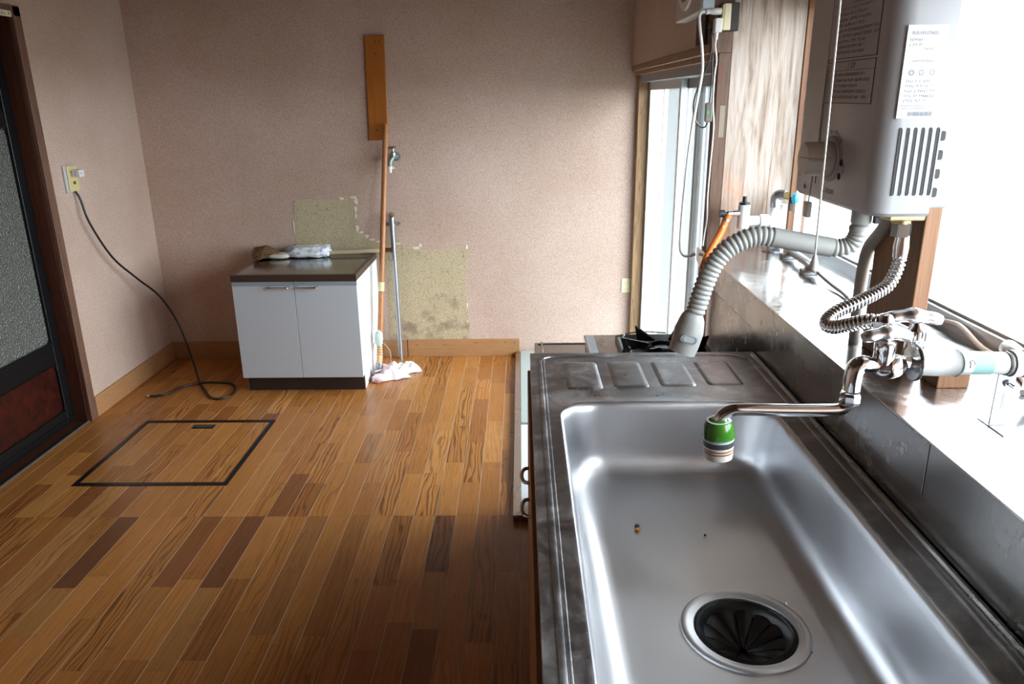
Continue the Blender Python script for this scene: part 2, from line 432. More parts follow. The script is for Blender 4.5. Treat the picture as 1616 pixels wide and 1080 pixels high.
def rows_geo(fn, u0, u1, v0, v1, rows, rnd, fill=.8, ch=.0032):
    g = G(); h = (v1 - v0) / rows
    for i in range(rows):
        v = v1 - (i + .5) * h; u = u0; end = u0 + (u1 - u0) * rnd.uniform(fill * .7, 1)
        while u < end:
            if rnd.random() < .88:
                wd = ch * .72
                for k in range(2):
                    a = u + rnd.uniform(0, .3) * wd; bb = v + h * .30 * rnd.uniform(-1, .6)
                    g.add([fn(a, bb), fn(a + wd * rnd.uniform(.4, .7), bb), fn(a + wd * rnd.uniform(.4, .7), bb + h * .16), fn(a, bb + h * .16)], [(0, 1, 2, 3)])
                g.add([fn(u + wd * .4, v - h * .3), fn(u + wd * .6, v - h * .3), fn(u + wd * .6, v + h * .3), fn(u + wd * .4, v + h * .3)], [(0, 1, 2, 3)])
            u += ch
    return g

# ================================================================== the setting
floor = struct('floor', G().box(-2.3, .70, -1.3, YB, -.06, -.0009), 'floorbase')
YJ = 2.524; PL = 1.934
HX0, HX1, HY0, HY1 = SEAM0 - 22 * STRIP, SEAM0 - 14 * STRIP, 2.768, 3.432     # floor hatch
pal = [((.48, .190, .042), 7), ((.52, .213, .050), 6), ((.44, .168, .036), 6), ((.55, .24, .065), 2), ((.38, .137, .029), 4), ((.30, .098, .022), 1)]
pal = [c for c, k in pal for _ in range(k)]
unit = G().box(0, 1, 0, 1, -1, 0)
ume = mesh_of(unit, 'plank', (0, 0, 0)); ume.materials.append(MT['plank'])
def add_plank(parent, x0, x1, y0, y1, col, z=0.0, th=.0008):
    o = bpy.data.objects.new('plank', ume); COL.objects.link(o); o.parent = parent
    og = ORG[parent.name]; gp = .0014
    o.location = (x0 + gp - og[0], y0 + .0003 - og[1], z - og[2]); o.scale = (x1 - x0 - 2 * gp, y1 - y0 - .0006, th)
    jt = random.uniform(.88, 1.10); o.color = (*[min(1, c * jt) for c in col], 1); return o
special = {}   # (strip, segment start approx) -> colour of notable dark boards
stuff = G()
dark = (.20, .068, .022)
k0 = int(math.floor((-2.15 - SEAM0) / STRIP)); ns = 0
for k in range(k0, 2):
    x0 = max(SEAM0 + k * STRIP, -2.150); x1 = SEAM0 + (k + 1) * STRIP
    if x1 < -2.149: continue
    cuts = []
    for base in (YJ - 2 * PL, YJ - PL, YJ):
        y = base; end = base + PL; cuts.append(y)
        y += random.choice([.26, .34, .44, .55])
        while y < end - .22:
            cuts.append(y); y += random.choice([.30, .38, .44, .52])
    xm = (x0 + x1) / 2
    if abs(xm + 1.05) < .04 or abs(xm + 1.53) < .04:
        cuts = [c for c in cuts if not (2.0 < c < 2.5)] + [2.085]
    if abs(xm + .29) < .04: cuts = [c for c in cuts if not (2.05 < c < 2.52)] + [2.166]
    if abs(xm + .77) < .04: cuts = [c for c in cuts if not (1.7 < c < 2.0)] + [1.857]
    cuts = sorted(cuts + [99])
    for a, bnd in zip(cuts, cuts[1:]):
        a2, b2 = max(a, -1.3), min(bnd, YB - .008)
        if b2 - a2 < .02: continue
        segs = [(a2, b2)]
        if x0 > HX0 - .01 and x1 < HX1 + .01:
            segs = []
            if a2 < HY0: segs.append((a2, min(b2, HY0)))
            if b2 > HY1: segs.append((max(a2, HY1), b2))
        for s0, s1 in segs:
            if s1 - s0 < .01: continue
            col = random.choice(pal)
            if a == 2.085 or a == 2.166 or (a == 1.857): col = dark if a != 1.857 else (.36, .15, .04)
            elif any(abs(c_ - bnd) < .001 for c_ in (2.085, 2.166)): col = (.50, .22, .055)
            if s1 < 1.5: stuff.box(x0 + .0006, x1 - .0006, s0, s1 - .0006, -.0008, 0)
            else: add_plank(floor, x0, x1, s0, s1, col); ns += 1
o = part('plank_rows', stuff, 'plankstuff', floor); o['kind'] = 'stuff'

ceil = struct('ceiling', G().box(-2.3, 1.2, -1.3, YB, 2.35, 2.45), 'plaster')
wb = struct('wall_back', G().box(-2.3, .80, YB, YB + .1, -.06, 2.4), 'wall', 'speckled beige wallpaper wall with peeled patches')
wl = struct('wall_left', G().box(XL - .12, XL, 3.478, YB, -.06, 2.4).box(XL - .12, XL, -1.3, 3.478, 1.885, 2.4).box(XL - .12, XL, -1.3, 1.7, -.06, 1.885), 'wall')
wf = struct('wall_front', G().box(-2.3, 1.2, -1.4, -1.3, -.06, 2.4), 'wall')
wr = struct('wall_right', G().box(XR, XR + .12, 2.62, YB, 1.655, 2.4).box(XR + .012, .95, .10, 2.60, -.06, .90)
            .box(XR, 1.1, -1.3, .10, -.06, 2.4).box(XR, 1.1, .10, 2.62, 1.80, 2.4), 'wall')
hall = struct('wall_hallway', G().box(-3.1, -3.0, 1.5, 3.8, -.06, 2.0).box(-3.1, XL - .12, 3.7, 3.8, -.06, 2.0).box(-3.1, XL - .12, 1.5, 1.6, -.06, 2.0)
              .box(-3.1, XL - .12, 1.5, 3.8, 1.95, 2.05).box(-3.1, XL - .12, 1.5, 3.8, -.1, -.05), 'plaster')
struct('pane_greying_fin', G().box(.82, 1.45, 4.50, 4.60, -.3, 2.4), M('grey_pane_fin', (.09, .095, .095), .8))  # dark fin added outside to grey the view through the door panes
struct('added_sky_blocker', G().box(1.1, 1.75, -1.3, 4.6, 2.30, 2.36), 'plaster')  # unseen overhang added to cut the sky light reaching the bay
struct('ground_outside', G().box(.96, 30, -14, 20, -.35, -.30), 'ground')

# peeled wallpaper on the back wall
def jag(pts, amp, seg, rnd):
    out = []
    n = len(pts)
    for i in range(n):
        a, b, j = pts[i][:2], pts[(i + 1) % n][:2], pts[i][2]
        L = math.dist(a, b); m = max(1, int(L / seg)) if j else 1
        for t in range(m):
            q = t / m; e = (rnd.uniform(-amp, amp) if t else 0) * j
            nx, ny = -(b[1] - a[1]) / L, (b[0] - a[0]) / L
            out.append((a[0] + (b[0] - a[0]) * q + nx * e, a[1] + (b[1] - a[1]) * q + ny * e))
    return out
rj = random.Random(3)
yb1 = YB - .0016
pa = jag([(-1.325, .60, 0), (-.70, .60, 1), (-.70, .705, 1), (-.83, .712, 1), (-.90, .735, 1), (-.955, .775, 1), (-.955, .90, 1), (-.945, .965, 1), (-1.01, .975, .5), (-1.05, .955, .4), (-1.31, .955, .2)], .010, .022, rj)
part('peeled_patch', G().prism(pa, yb1, YB + .002, 'xz'), 'patch', wb, label='bare olive patch above the white cabinet')
pb = jag([(-.79, .10, 0), (-.318, .10, .6), (-.315, .20, .6), (-.322, .30, .5), (-.330, .40, .5), (-.330, .50, .5), (-.318, .60, .5), (-.312, .668, .4), (-.45, .655, .7), (-.60, .665, .9), (-.70, .69, .6), (-.699, .5995, 0), (-.80, .5995, 0), (-.80, .10, 0)], .010, .02, rj)
part('peeled_patch', G().prism(pb, yb1, YB + .002, 'xz'), 'patch', wb, label='mouldy bare patch behind the steel pipe')
def scrap(cx, cz, w_, h_, n=9):
    pts = []
    for i in range(n):
        a = 2 * math.pi * i / n; q = rj.uniform(.55, 1.1)
        pts.append((cx + w_ * q * math.cos(a), cz + h_ * q * math.sin(a)))
    part('torn_edge', G().prism(pts, YB - .0032, YB, 'xz'), 'torn', wb)
for cx, cz, w_, h_ in ((-.965, .968, .022, .010), (-.948, .945, .012, .022), (-.955, .90, .008, .02), (-.957, .86, .007, .018), (-.953, .79, .012, .022), (-.93, .765, .016, .008),
                       (-.90, .742, .014, .012), (-.87, .722, .022, .008), (-.83, .712, .025, .006), (-1.03, .962, .018, .008), (-.72, .698, .02, .006), (-.615, .672, .02, .010), (-.59, .684, .010, .014),
                       (-.318, .675, .008, .014), (-.325, .32, .004, .02), (-1.318, .66, .006, .03), (-1.322, .80, .003, .05), (-.325, .22, .003, .012)):
    scrap(cx, cz, w_, h_)

# baseboards and trims
bb = structroot('baseboard_back', (-1.07, YB - .005, 0)); ORG[bb.name] = (-1.07, YB - .005, 0)
part('board', G().box(XL, -.70, YB - .010, YB, 0, .104), 'baseboard', bb, bevel=.0015)
part('board', G().box(-.695, -.013, YB - .010, YB, 0, .108), 'baseboard', bb, bevel=.0015)
for nx in (-.64, -.47, -.28, -.10, -.045):
    part('nail', G().lathe([(.0035, 0), (.0035, .001)], (nx, YB - .011, .088 if nx > -.3 else .075), (0, -1, 0), 8), 'ink', bb)
struct('baseboard_left', G().box(XL, XL + .011, 3.490, YB - .010, 0, .104), 'baseboard', bevel=.0015)

# left sliding door in its dark frame
tr = structroot('trim_1', (XL, 3.45, 0), 'worn dark brown door casing')
part('casing', G().box(XL - .006, XL + .014, 3.430, 3.482, 0, 1.895), 'casingwood', tr, bevel=.003)
part('jamb', G().box(XL - .12, XL - .0065, 3.424, 3.4775, 0, 1.86), 'darkwood', tr)
part('head_casing', G().box(XL - .12, XL + .014, 1.65, 3.482, 1.853, 1.897), 'casingwood', tr, bevel=.003)
part('casing', G().box(XL - .12, XL + .014, 1.65, 1.70, 0, 1.895), 'casingwood', tr, bevel=.003)
part('sill_board', G().box(XL - .12, XL - .012, 1.70, 3.43, -.02, .002), 'darkwood', tr)
part('sill_rail', G().box(XL - .028, XL - .002, 1.70, 3.47, -.02, .006), 'track', tr)
for i in range(56):
    y = 2.72 + i * .0135
    part('rail_tooth', G().box(XL - .020, XL - .010, y, y + .007, .006, .009), 'black', tr)
part('sticker', G().box(XL + .0142, XL + .0152, 3.18, 3.415, 1.848, 1.872), 'creampale', tr, label='cream printed sticker')
rr = random.Random(5)
part('sticker_print', rows_geo(lambda a, b: (XL + .0156, 3.405 - a, b), .0, .20, 1.850, 1.870, 1, rr, .9, .016), 'ink', tr)
d1 = structroot('door_1', (XL - .06, 3.0, 0), 'black framed sliding door with pebbled glass and red panel')
xd0, xd1 = XL - .097, XL - .064
def dr(name, y0, y1, z0, z1, mat='black', x0=xd0, x1=xd1, bev=.004): return part(name, G().box(x0, x1, y0, y1, z0, z1), mat, d1, bevel=bev)
dr('stile', 3.362, 3.423, .012, 1.85); dr('stile', 2.44, 2.51, .012, 1.85)
dr('bottom_rail', 2.51, 3.362, .012, .085); dr('middle_rail', 2.51, 3.362, .325, .430); dr('upper_rail', 2.51, 3.362, 1.405, 1.475); dr('top_rail', 2.51, 3.362, 1.80, 1.85)
dr('guide_strip', 2.44, 3.425, .035, .048, 'black', xd0, xd1 + .006, .002)
def rfill(name, y0, y1, z0, z1, mat, inset, rad):
    # rounded frame insert plus infill
    out = [(y0 - .002, z0 - .002), (y1 + .002, z0 - .002), (y1 + .002, z1 + .002), (y0 - .002, z1 + .002)]
    part(name, G().box(xd0 + .010, xd1 - inset, y0 - .004, y1 + .004, z0 - .004, z1 + .004), mat, d1)
    g = G(); inner = rrect(y0, y1, z0, z1, rad, 6); n = len(inner)
    outer = []
    for (a, b_) in inner:
        outer.append((y1 + .003 if a > (y0 + y1) / 2 else y0 - .003, b_) if abs(a - (y0 + y1) / 2) / (y1 - y0) > abs(b_ - (z0 + z1) / 2) / (z1 - z0) else (a, z1 + .003 if b_ > (z0 + z1) / 2 else z0 - .003))
    xa, xb = xd1 - inset + .0005, xd1 - .001
    g.loft([[(xb, a, b_) for a, b_ in outer], [(xb, a, b_) for a, b_ in inner], [(xa, a, b_) for a, b_ in inner]])
    part('moulding', g, 'black', d1)
rfill('glass_pane', 2.515, 3.358, .434, 1.401, 'doorglass', .012, .025)
rfill('glass_pane', 2.515, 3.358, 1.479, 1.796, 'doorglass', .012, .025)
rfill('red_panel', 2.515, 3.358, .089, .321, 'redpanel', .010, .03)
part('latch_chip', G().box(xd1, xd1 + .002, 3.34, 3.352, .02, .026), 'chromedull', d1)
d1b = structroot('door_2', (XL - .10, 2.1, 0), 'rear leaf of the black sliding door')
ORG[d1b.name] = (XL - .10, 2.1, 0)
part('leaf', G().box(XL - .115, XL - .09, 1.70, 2.50, .012, 1.85), 'black', d1b, bevel=.004)
part('glass_pane', G().box(XL - .089, XL - .088, 1.78, 2.43, .434, 1.401), 'doorglass', d1b)

# right side: lintel, posts, sliding glass door
t2 = structroot('trim_2', (XR, 3.5, 1.62), 'narrow worn wooden lintel above the glass door')
part('lintel_board', G().box(XR - .004, XR + .12, 2.62, YB, 1.632, 1.660), 'lintelwood', t2, bevel=.002)
part('lintel_strip', G().box(XR + .016, XR + .12, 2.62, YB, 1.612, 1.632), 'jamb', t2, bevel=.002)
t3 = structroot('trim_3', (.67, YB - .03, 0), 'brown corner post beside the glass door')
part('corner_post', G().box(.648, .735, YB - .05, YB, 0, 1.612), 'jamb', t3, bevel=.002)
t4 = structroot('trim_4', (.66, 2.62, 0), 'brown door post at the end of the window ledge')
part('door_post', G().box(.640, .679, 2.602, 2.665, 0, 1.632), 'postwood', t4, bevel=.002)
part('upper_post', G().box(.6165, .679, 2.602, 2.665, 1.632, 2.36), 'postwood', t4, bevel=.002)
part('dark_post', G().box(XR - .012, XR + .05, 2.67, 2.80, 1.662, 2.36), 'darkpost', t4, bevel=.002)
part('red_mark', G().box(.6394, .640, 2.608, 2.616, 1.555, 1.60).box(.647, .651, 2.6014, 2.602, 1.54, 1.59), M('red_paint_mark', (.22, .04, .025), .6), t4)
part('sticker', G().box(.655, .672, 2.6010, 2.602, 1.37, 1.47), M('faded_sticker', (.26, .22, .16), .7), t4)
t5 = structroot('trim_5', (.80, 2.61, ZL), 'pale weathered board at the end of the window bay')
part('weathered_board', G().box(.680, .835, 2.602, 2.645, ZL - .01, 1.80), 'weathered', t5, bevel=.002)
part('weathered_board', G().box(.836, .912, 2.606, 2.645, ZL - .01, 1.80), 'weathered', t5, bevel=.002)
part('edge_post', G().box(.913, .934, 2.600, 2.645, ZL - .01, 1.80), 'board', t5, bevel=.002)
d3 = structroot('door_3', (.71, 3.5, 0), 'frosted glass sliding doors with grey metal frames')
def sash(y0, y1, x, frame, mid=None):
    z1 = 1.575
    part('stile', G().box(x, x + .028, y0, y0 + .030, .02, z1), frame, d3, bevel=.002)
    part('stile', G().box(x, x + .028, y1 - .030, y1, .02, z1), frame, d3, bevel=.002)
    part('rail', G().box(x, x + .028, y0 + .03, y1 - .03, z1 - .04, z1), frame, d3); part('rail', G().box(x, x + .028, y0 + .03, y1 - .03, .02, .09), frame, d3)
    part('frosted_pane', G().box(x + .011, x + .016, y0 + .03, y1 - .03, .09, z1 - .04), 'frost', d3)
    if mid: part('muntin', G().box(x, x + .02, mid - .007, mid + .007, .09, z1 - .04), frame, d3)
sash(3.50, 4.345, .705, 'sill', 3.90); sash(3.10, 3.58, .737, 'alugrey'); sash(2.665, 3.175, .705, 'alugrey')
part('head_track', G().box(.655, .79, 2.665, YB - .05, 1.575, 1.612), 'alugrey', d3)
part('sill_track', G().box(.655, .79, 2.665, YB - .05, -.02, .02), 'alugrey', d3)

# bay window
w1 = structroot('window_1', (.96, 1.4, ZL), 'bright bay window above the steel ledge')
XW = .945
part('sill_frame', G().box(XW, XW + .06, .10, 2.585, ZL - .01, ZL + .034), 'sill', w1, bevel=.002)
part('head_frame', G().box(XW, XW + .06, .10, 2.585, 1.755, 1.80), 'sill', w1)
for y0 in (.10, .72, 1.955, 2.555):
    part('stile', G().box(XW + .005, XW + .045, y0, y0 + .03, ZL + .034, 1.755), 'sill', w1, bevel=.002)
part('track_line', G().box(XW + .012, XW + .018, .10, 2.585, ZL + .034, ZL + .040), 'alugrey', w1)
for a, b_ in ((.13, .72), (.75, 1.955), (1.985, 2.555)):
    part('glass_pane', G().box(XW + .02, XW + .024, a, b_, ZL + .034, 1.755), 'pane', w1)

# ================================================================== steel ledge and splash
lg = thing('steel_ledge', (.77, 1.4, .985), 'stainless steel clad window ledge running above the sink', 'ledge')
part('ledge_top', G().box(XS - .001, XW, 1.041, 2.614, ZL - .004, ZL).box(XS - .001, XW, .10, 1.0405, ZL - .004, ZL - .0002), 'steelledge', lg, bevel=.001)
part('apron_sheet', G().prism([(1.041, .912), (2.37, .912), (2.50, .925), (2.614, ZL - .045), (2.614, ZL - .004), (1.041, ZL - .004)], XS - .001, XS + .004, 'yz'), 'steelsplash', lg, bevel=.0006)
part('apron_sheet', G().prism([(.10, .912), (1.0395, .912), (1.0395, ZL - .004), (.10, ZL - .004)], XS - .0002, XS + .004, 'yz'), 'steelsplash', lg, bevel=.0006)
part('ledge_core', G().box(XS + .005, .94, .11, 2.595, .905, ZL - .005), 'jamb', lg)
sp = thing('splash_sheet', (XS, 1.4, .55), 'smudged stainless splash sheet between sink and window ledge', 'splashback')
part('sink_splash', G().box(XS + .003, XS + .006, .10, 1.955, ZS - .01, .912), 'steelsplash', sp)
part('stove_splash', G().prism([(1.956, .60), (2.44, .60), (2.44, .912), (1.956, .912)], XS + .005, XS + .008, 'yz'), 'steelsplash', sp)

# ================================================================== sink unit
su = thing('sink_unit', (.31, 1.1, 0), 'long stainless kitchen sink with ribbed drainboard and wooden doors', 'sink')
X0, X1, Y0, Y1 = .022, .612, .12, 1.905
bx0, bx1, by0, by1 = .083, .541, .42, 1.560
NR = 10
def outpt(p):
    x, y = p; cx, cy = (bx0 + bx1) / 2, (by0 + by1) / 2
    return p
g = G()
# flat counter around the bowl: corner fans and side strips
YD = 1.60
outer = []
MS = 12; q = NR + 1 + MS
rim = rrect(bx0, bx1, by0, by1, .075, NR, MS)
for i, (x, y) in enumerate(rim):
    c = i // q; k = i % q; t = k / NR
    if k > NR:
        outer.append(((x, YD), (X0, y), (x, Y0), (X1, y))[c]); continue
    if c == 0: o_ = (X1, y + (YD - y) * min(1, 2 * t)) if t <= .5 else (X1 + (x - X1) * min(1, (t - .5) * 2), YD)
    elif c == 1: o_ = (x + (X0 - x) * min(1, 2 * t), YD) if t <= .5 else (X0, YD + (y - YD) * (t - .5) * 2)
    elif c == 2: o_ = (X0, y + (Y0 - y) * min(1, 2 * t)) if t <= .5 else (X0 + (x - X0) * (t - .5) * 2, Y0)
    else: o_ = (x + (X1 - x) * min(1, 2 * t), Y0) if t <= .5 else (X1, Y0 + (y - Y0) * (t - .5) * 2)
    outer.append(o_)
def inset_rim(d): return rrect(bx0 - d, bx1 + d, by0 - d, by1 + d, .075 + d, NR, MS)
loopsC = [[(x, y, ZS) for x, y in outer], [(x, y, ZS) for x, y in inset_rim(.009)], [(x, y, ZS + .0012) for x, y in inset_rim(.005)], [(x, y, ZS + .0005) for x, y in inset_rim(.001)]]
g.loft(loopsC)
g.add([(X0, YD, ZS), (X1, YD, ZS), (X1, Y1, ZS), (X0, Y1, ZS)], [(0, 1, 2, 3)])
for i in range(4):
    pass
# edge skirt
ed = [(X0, Y0), (X0, Y1), (X1, Y1)]
for a, b_ in zip(ed, ed[1:]):
    g.add([(a[0], a[1], ZS), (b_[0], b_[1], ZS), (b_[0], b_[1], ZS - .04), (a[0], a[1], ZS - .04)], [(0, 1, 2, 3)])
part('countertop', g, 'steelcounter', su, smooth=True, angle=30)
ZBOT = .690
loopsB = [[(x, y, ZS + .0005) for x, y in inset_rim(.001)]]
prof = [(.002, .0), (.004, -.003), (.006, -.010)]
for d, dz in ((.002, -.001), (.005, -.006), (.007, -.020), (.012, -.06), (.018, -.10)): prof = prof
steps = [(.002, ZS - .002), (.005, ZS - .008), (.007, ZS - .02), (.010, ZS - .04), (.014, ZS - .075)]
rf = .062; zc = ZBOT + rf; din = .017
steps.append((din, zc))
for k in range(1, 9):
    a = math.radians(90 * k / 8); steps.append((din + rf * (1 - math.cos(a)), zc - rf * math.sin(a)))
steps += [(.100, ZBOT - .001)]
for d, z in steps:
    loopsB.append([(x, y, z) for x, y in rrect(bx0 + d, bx1 - d, by0 + d, by1 - d, max(.085 - d * .15, .03), NR, MS)])
cxb, cyb = .354, 1.016
lastl = loopsB[-1]; n = len(lastl)
# blend bottom to drain circle
import cmath
circ = []
for (x, y, z) in lastl:
    a = math.atan2(y - cyb, x - cxb); circ.append((cxb + .100 * math.cos(a), cyb + .100 * math.sin(a), ZBOT - .004))
for t in (.3, .6, .85, 1):
    loopsB.append([(p[0] + (c[0] - p[0]) * t, p[1] + (c[1] - p[1]) * t, p[2] + (c[2] - p[2]) * t) for p, c in zip(lastl, circ)])
part('bowl', G().loft(loopsB), 'steelbowl', su, smooth=True, angle=60)
# pressed beads of the counter
def bead(path, wd=.006, h=.003, z=ZS, n=8):
    return G().tube(catmull([(x, y, z - .0005) for x, y in path], 6), wd, n, True, h / wd)
part('rim_bead', bead([(.046, Y0 + .01), (.046, 1.0), (.046, 1.79), (.049, 1.845), (.066, 1.872), (.12, 1.880), (.35, 1.882), (.50, 1.882), (.555, 1.872), (.578, 1.845), (.585, 1.79), (.585, 1.0), (.585, Y0 + .01)], .0055, .0035), 'steelcounter', su, smooth=True)
part('rim_bead', bead([(.055, Y0 + .01), (.055, 1.0), (.055, 1.80), (.058, 1.84)], .003, .0022), 'steelcounter', su, smooth=True)
part('back_bead', bead([(.602, Y0 + .01), (.602, 1.0), (.602, 1.88)], .006, .006), 'steelsplash', su, smooth=True)
for (a0, a1, a2, a3) in ((.105, .190, 1.640, 1.830), (.215, .299, 1.648, 1.830), (.325, .410, 1.654, 1.830), (.435, .522, 1.660, 1.832)):
    l0 = rrect(a0, a1, a2, a3, .014, 5); l1 = rrect(a0 + .006, a1 - .006, a2 + .006, a3 - .006, .010, 5)
    l2 = rrect(a0 + .012, a1 - .012, a2 + .012, a3 - .012, .008, 5)
    part('drainer_panel', G().loft([[(x, y, ZS - .0005) for x, y in l0], [(x, y, ZS + .003) for x, y in l1], [(x, y, ZS + .0032) for x, y in l2]], True, False, True), 'steelcounter', su, smooth=True, angle=50)
# drain
dn = part('drain_ring', G().lathe([(.102, -.003), (.101, .0015), (.096, .003), (.090, .0015), (.081, -.001), (.078, -.010), (.076, -.03)], (cxb, cyb, ZBOT - .002), (0, 0, 1), 48, False), 'steelbowl', su, smooth=True, angle=50)
part('rubber_collar', G().lathe([(.0775, -.030), (.0775, -.004), (.072, -.001), (.066, -.006), (.062, -.016)], (cxb, cyb, ZBOT - .002), (0, 0, 1), 48, False), 'rubber', dn, smooth=True, angle=50)
for k in range(12):
    a0 = 2 * math.pi * (k + .04) / 12; a1 = 2 * math.pi * (k + .96) / 12
    gg = G(); loops = []
    for t in (0, .25, .5, .75, 1):
        rr_ = .0635 * (1 - t) + .006 * t; z = ZBOT - .016 - .030 * (t ** 1.3)
        loops.append([(cxb + rr_ * math.cos(a0 + (a1 - a0) * s_), cyb + rr_ * math.sin(a0 + (a1 - a0) * s_), z + .003 * math.sin(math.pi * s_)) for s_ in (0, .25, .5, .75, 1)])
    gg.loft(loops, False); part('rubber_flap', gg, 'rubber', dn, smooth=True)
part('drain_cup', G().lathe([(.079, -.02), (.078, -.10), (.0, -.10)], (cxb, cyb, ZBOT), (0, 0, 1), 32, False), 'rubber', dn, smooth=True)
# cabinet
part('carcass', G().box(.036, .60, .13, .148, .06, .81).box(.036, .60, 1.875, 1.893, .06, .81).box(.59, .60, .13, 1.893, .06, .81).box(.036, .60, .13, 1.893, .06, .08).box(.036, .054, .13, 1.893, .775, .812), 'cabwhite', su)
part('kick_board', G().box(.075, .09, .13, 1.893, 0, .06), 'kick', su)
ys = [.135, .58, 1.02, 1.455, 1.893]
for i, (a, b_) in enumerate(zip(ys, ys[1:])):
    dd = part('door', G().box(.0147, .035, a + .0015, b_ - .0015, .065, .812), 'doorwood', su, bevel=.0015)
    yc = b_ - .07 if i % 2 == 0 else a + .05
    if i == 3: yc = 1.515
    if i == 2: yc = 1.375
    path = catmull([(.0150, yc - .035, .70), (.004, yc - .030, .70), (-.0015, yc - .012, .70), (-.0015, yc + .012, .70), (.004, yc + .030, .70), (.0150, yc + .035, .70)], 6)
    part('handle', G().tube(path, .0042, 8), 'chromedull', dd, smooth=True, label='dark metal bow handle')
# scraps in the sink
for nm, px, py, sx, m_, lab in (('food_scrap', .2255, 1.305, .0055, 'crumb', 'tiny orange food scrap on the sink bottom'), ('dirt_speck', .226, 1.320, .0045, 'ink', 'black speck beside the orange scrap in the sink'),
                            ('dirt_speck', .121, 1.335, .003, 'ink', 'black speck near the front wall of the sink bowl'), ('dirt_speck', .352, 1.285, .002, 'ink', 'tiny black speck in the middle of the sink bottom')):
    pts = [(px + sx * random.uniform(.6, 1.2) * math.cos(a), py + sx * random.uniform(.6, 1.2) * math.sin(a)) for a in [i * math.pi / 3 for i in range(6)]]
    solo(nm, G().prism(pts, ZBOT - .001, ZBOT + .0025), m_, lab, 'scrap')

# ================================================================== floor platform, gas stand, stove
pt = thing('floor_tray', (.2, 3.4, 0), 'steel edged pale panel lying on the floor below the stove', 'floor panel')
part('edge_trim', G().hexa([(-.037, 2.475, 0), (-.006, 2.506, 0), (-.006, 4.384, 0), (-.037, 4.384, 0), (-.037, 2.475, .028), (-.006, 2.506, .030), (-.006, 4.384, .030), (-.037, 4.384, .028)]), 'steelplain', pt, bevel=.001)
part('edge_trim', G().hexa([(-.037, 2.475, 0), (.60, 2.475, 0), (.60, 2.506, 0), (-.006, 2.506, 0), (-.037, 2.475, .028), (.60, 2.475, .028), (.60, 2.506, .030), (-.006, 2.506, .030)]), 'steelplain', pt, bevel=.001)
part('inner_panel', G().box(-.0055, .62, 2.5065, 3.30, 0, .026), 'traypanel', pt)
part('inner_panel', G().box(-.0055, .62, 3.31, 4.384, 0, .034), 'traygreen', pt)
gs = thing('stove_stand', (.33, 2.28, .026), 'low steel topped stand under the gas stove', 'stand')
SX0, SX1, SY0, SY1, SZ = .046, .600, 1.93, 2.633, .650
part('stand_top', G().box(SX0, SX1, SY0, SY1, SZ - .035, SZ), 'steelplain', gs, bevel=.003)
part('rim_bead', G().tube(catmull([(.072, SY0 + .02, SZ), (.072, 2.58, SZ), (.076, 2.605, SZ), (.10, 2.615, SZ), (.55, 2.615, SZ)], 6), .005, 8, True, .6), 'steelplain', gs, smooth=True)
part('stand_body', G().box(SX0 + .02, SX1 - .01, SY0 + .01, SY1 - .01, .09, SZ - .035), 'cabwhite', gs)
part('stand_base', G().box(SX0 + .06, SX1 - .01, SY0 + .01, SY1 - .01, .034, .09), 'kick', gs)
st = thing('gas_stove', (.40, 2.2, SZ), 'two burner gas stove with black drip tray behind the sink', 'stove')
TZ = .735
part('body', G().box(.215, .598, 1.94, 2.448, SZ, TZ - .004), 'steelplain', st, bevel=.004)
part('top_plate', G().box(.209, .600, 1.938, 2.450, TZ - .006, TZ), 'steelplain', st, bevel=.003)
part('control_strip', G().box(.214, .243, 1.95, 2.440, TZ, TZ + .0015), 'labelgrey', st)
part('control_print', rows_geo(lambda a, b_: (b_, 2.435 - a, TZ + .0018), 0, .2, .217, .240, 4, rr, .9, .006), 'inkpale', st)
part('strip_edge', G().box(.2445, .2475, 1.95, 2.44, TZ, TZ + .003), 'chromedull', st)
tl0 = rrect(.308, .588, 2.12, 2.415, .03, 6); tl1 = rrect(.318, .578, 2.13, 2.405, .028, 6); tl2 = rrect(.345, .55, 2.16, 2.375, .04, 6)
part('drip_tray', G().loft([[(x, y, TZ) for x, y in tl0], [(x, y, TZ + .012) for x, y in tl0], [(x, y, TZ + .012) for x, y in tl1], [(x, y, TZ + .003) for x, y in tl2]], True, False, True), 'blackmetal', st, smooth=True, angle=50)
bc = (.448, 2.268)
bn = part('burner', G().lathe([(.055, 0), (.052, .014), (.040, .020), (.038, .012), (.0, .012)], (*bc, TZ + .003), (0, 0, 1), 24, False), 'blackmetal', st, smooth=True)
for k in range(14):
    a = 2 * math.pi * k / 14
    part('burner_port', G().box(bc[0] + .046 * math.cos(a) - .003, bc[0] + .046 * math.cos(a) + .003, bc[1] + .046 * math.sin(a) - .003, bc[1] + .046 * math.sin(a) + .003, TZ + .014, TZ + .022), 'ink', bn)
for k in range(6):
    a = math.radians(60 * k + 2); c, s_ = math.cos(a), math.sin(a)
    def pp(rr_, z, tt): return (bc[0] + c * rr_ - s_ * tt, bc[1] + s_ * rr_ + c * tt, z)
    gg = G().hexa([pp(.125, TZ + .002, -.003), pp(.05, TZ + .022, -.003), pp(.05, TZ + .022, .003), pp(.125, TZ + .002, .003), pp(.14, TZ + .050, -.003), pp(.05, TZ + .030, -.003), pp(.05, TZ + .030, .003), pp(.14, TZ + .050, .003)])
    part('grate_arm', gg, 'blackmetal', st)
part('wire_trivet', G().tube(catmull([(.335, 2.22, TZ + .028), (.325, 2.30, TZ + .032), (.34, 2.36, TZ + .030), (.40, 2.385, TZ + .03), (.47, 2.37, TZ + .03)], 6), .0022, 6), 'chrome', st, smooth=True)
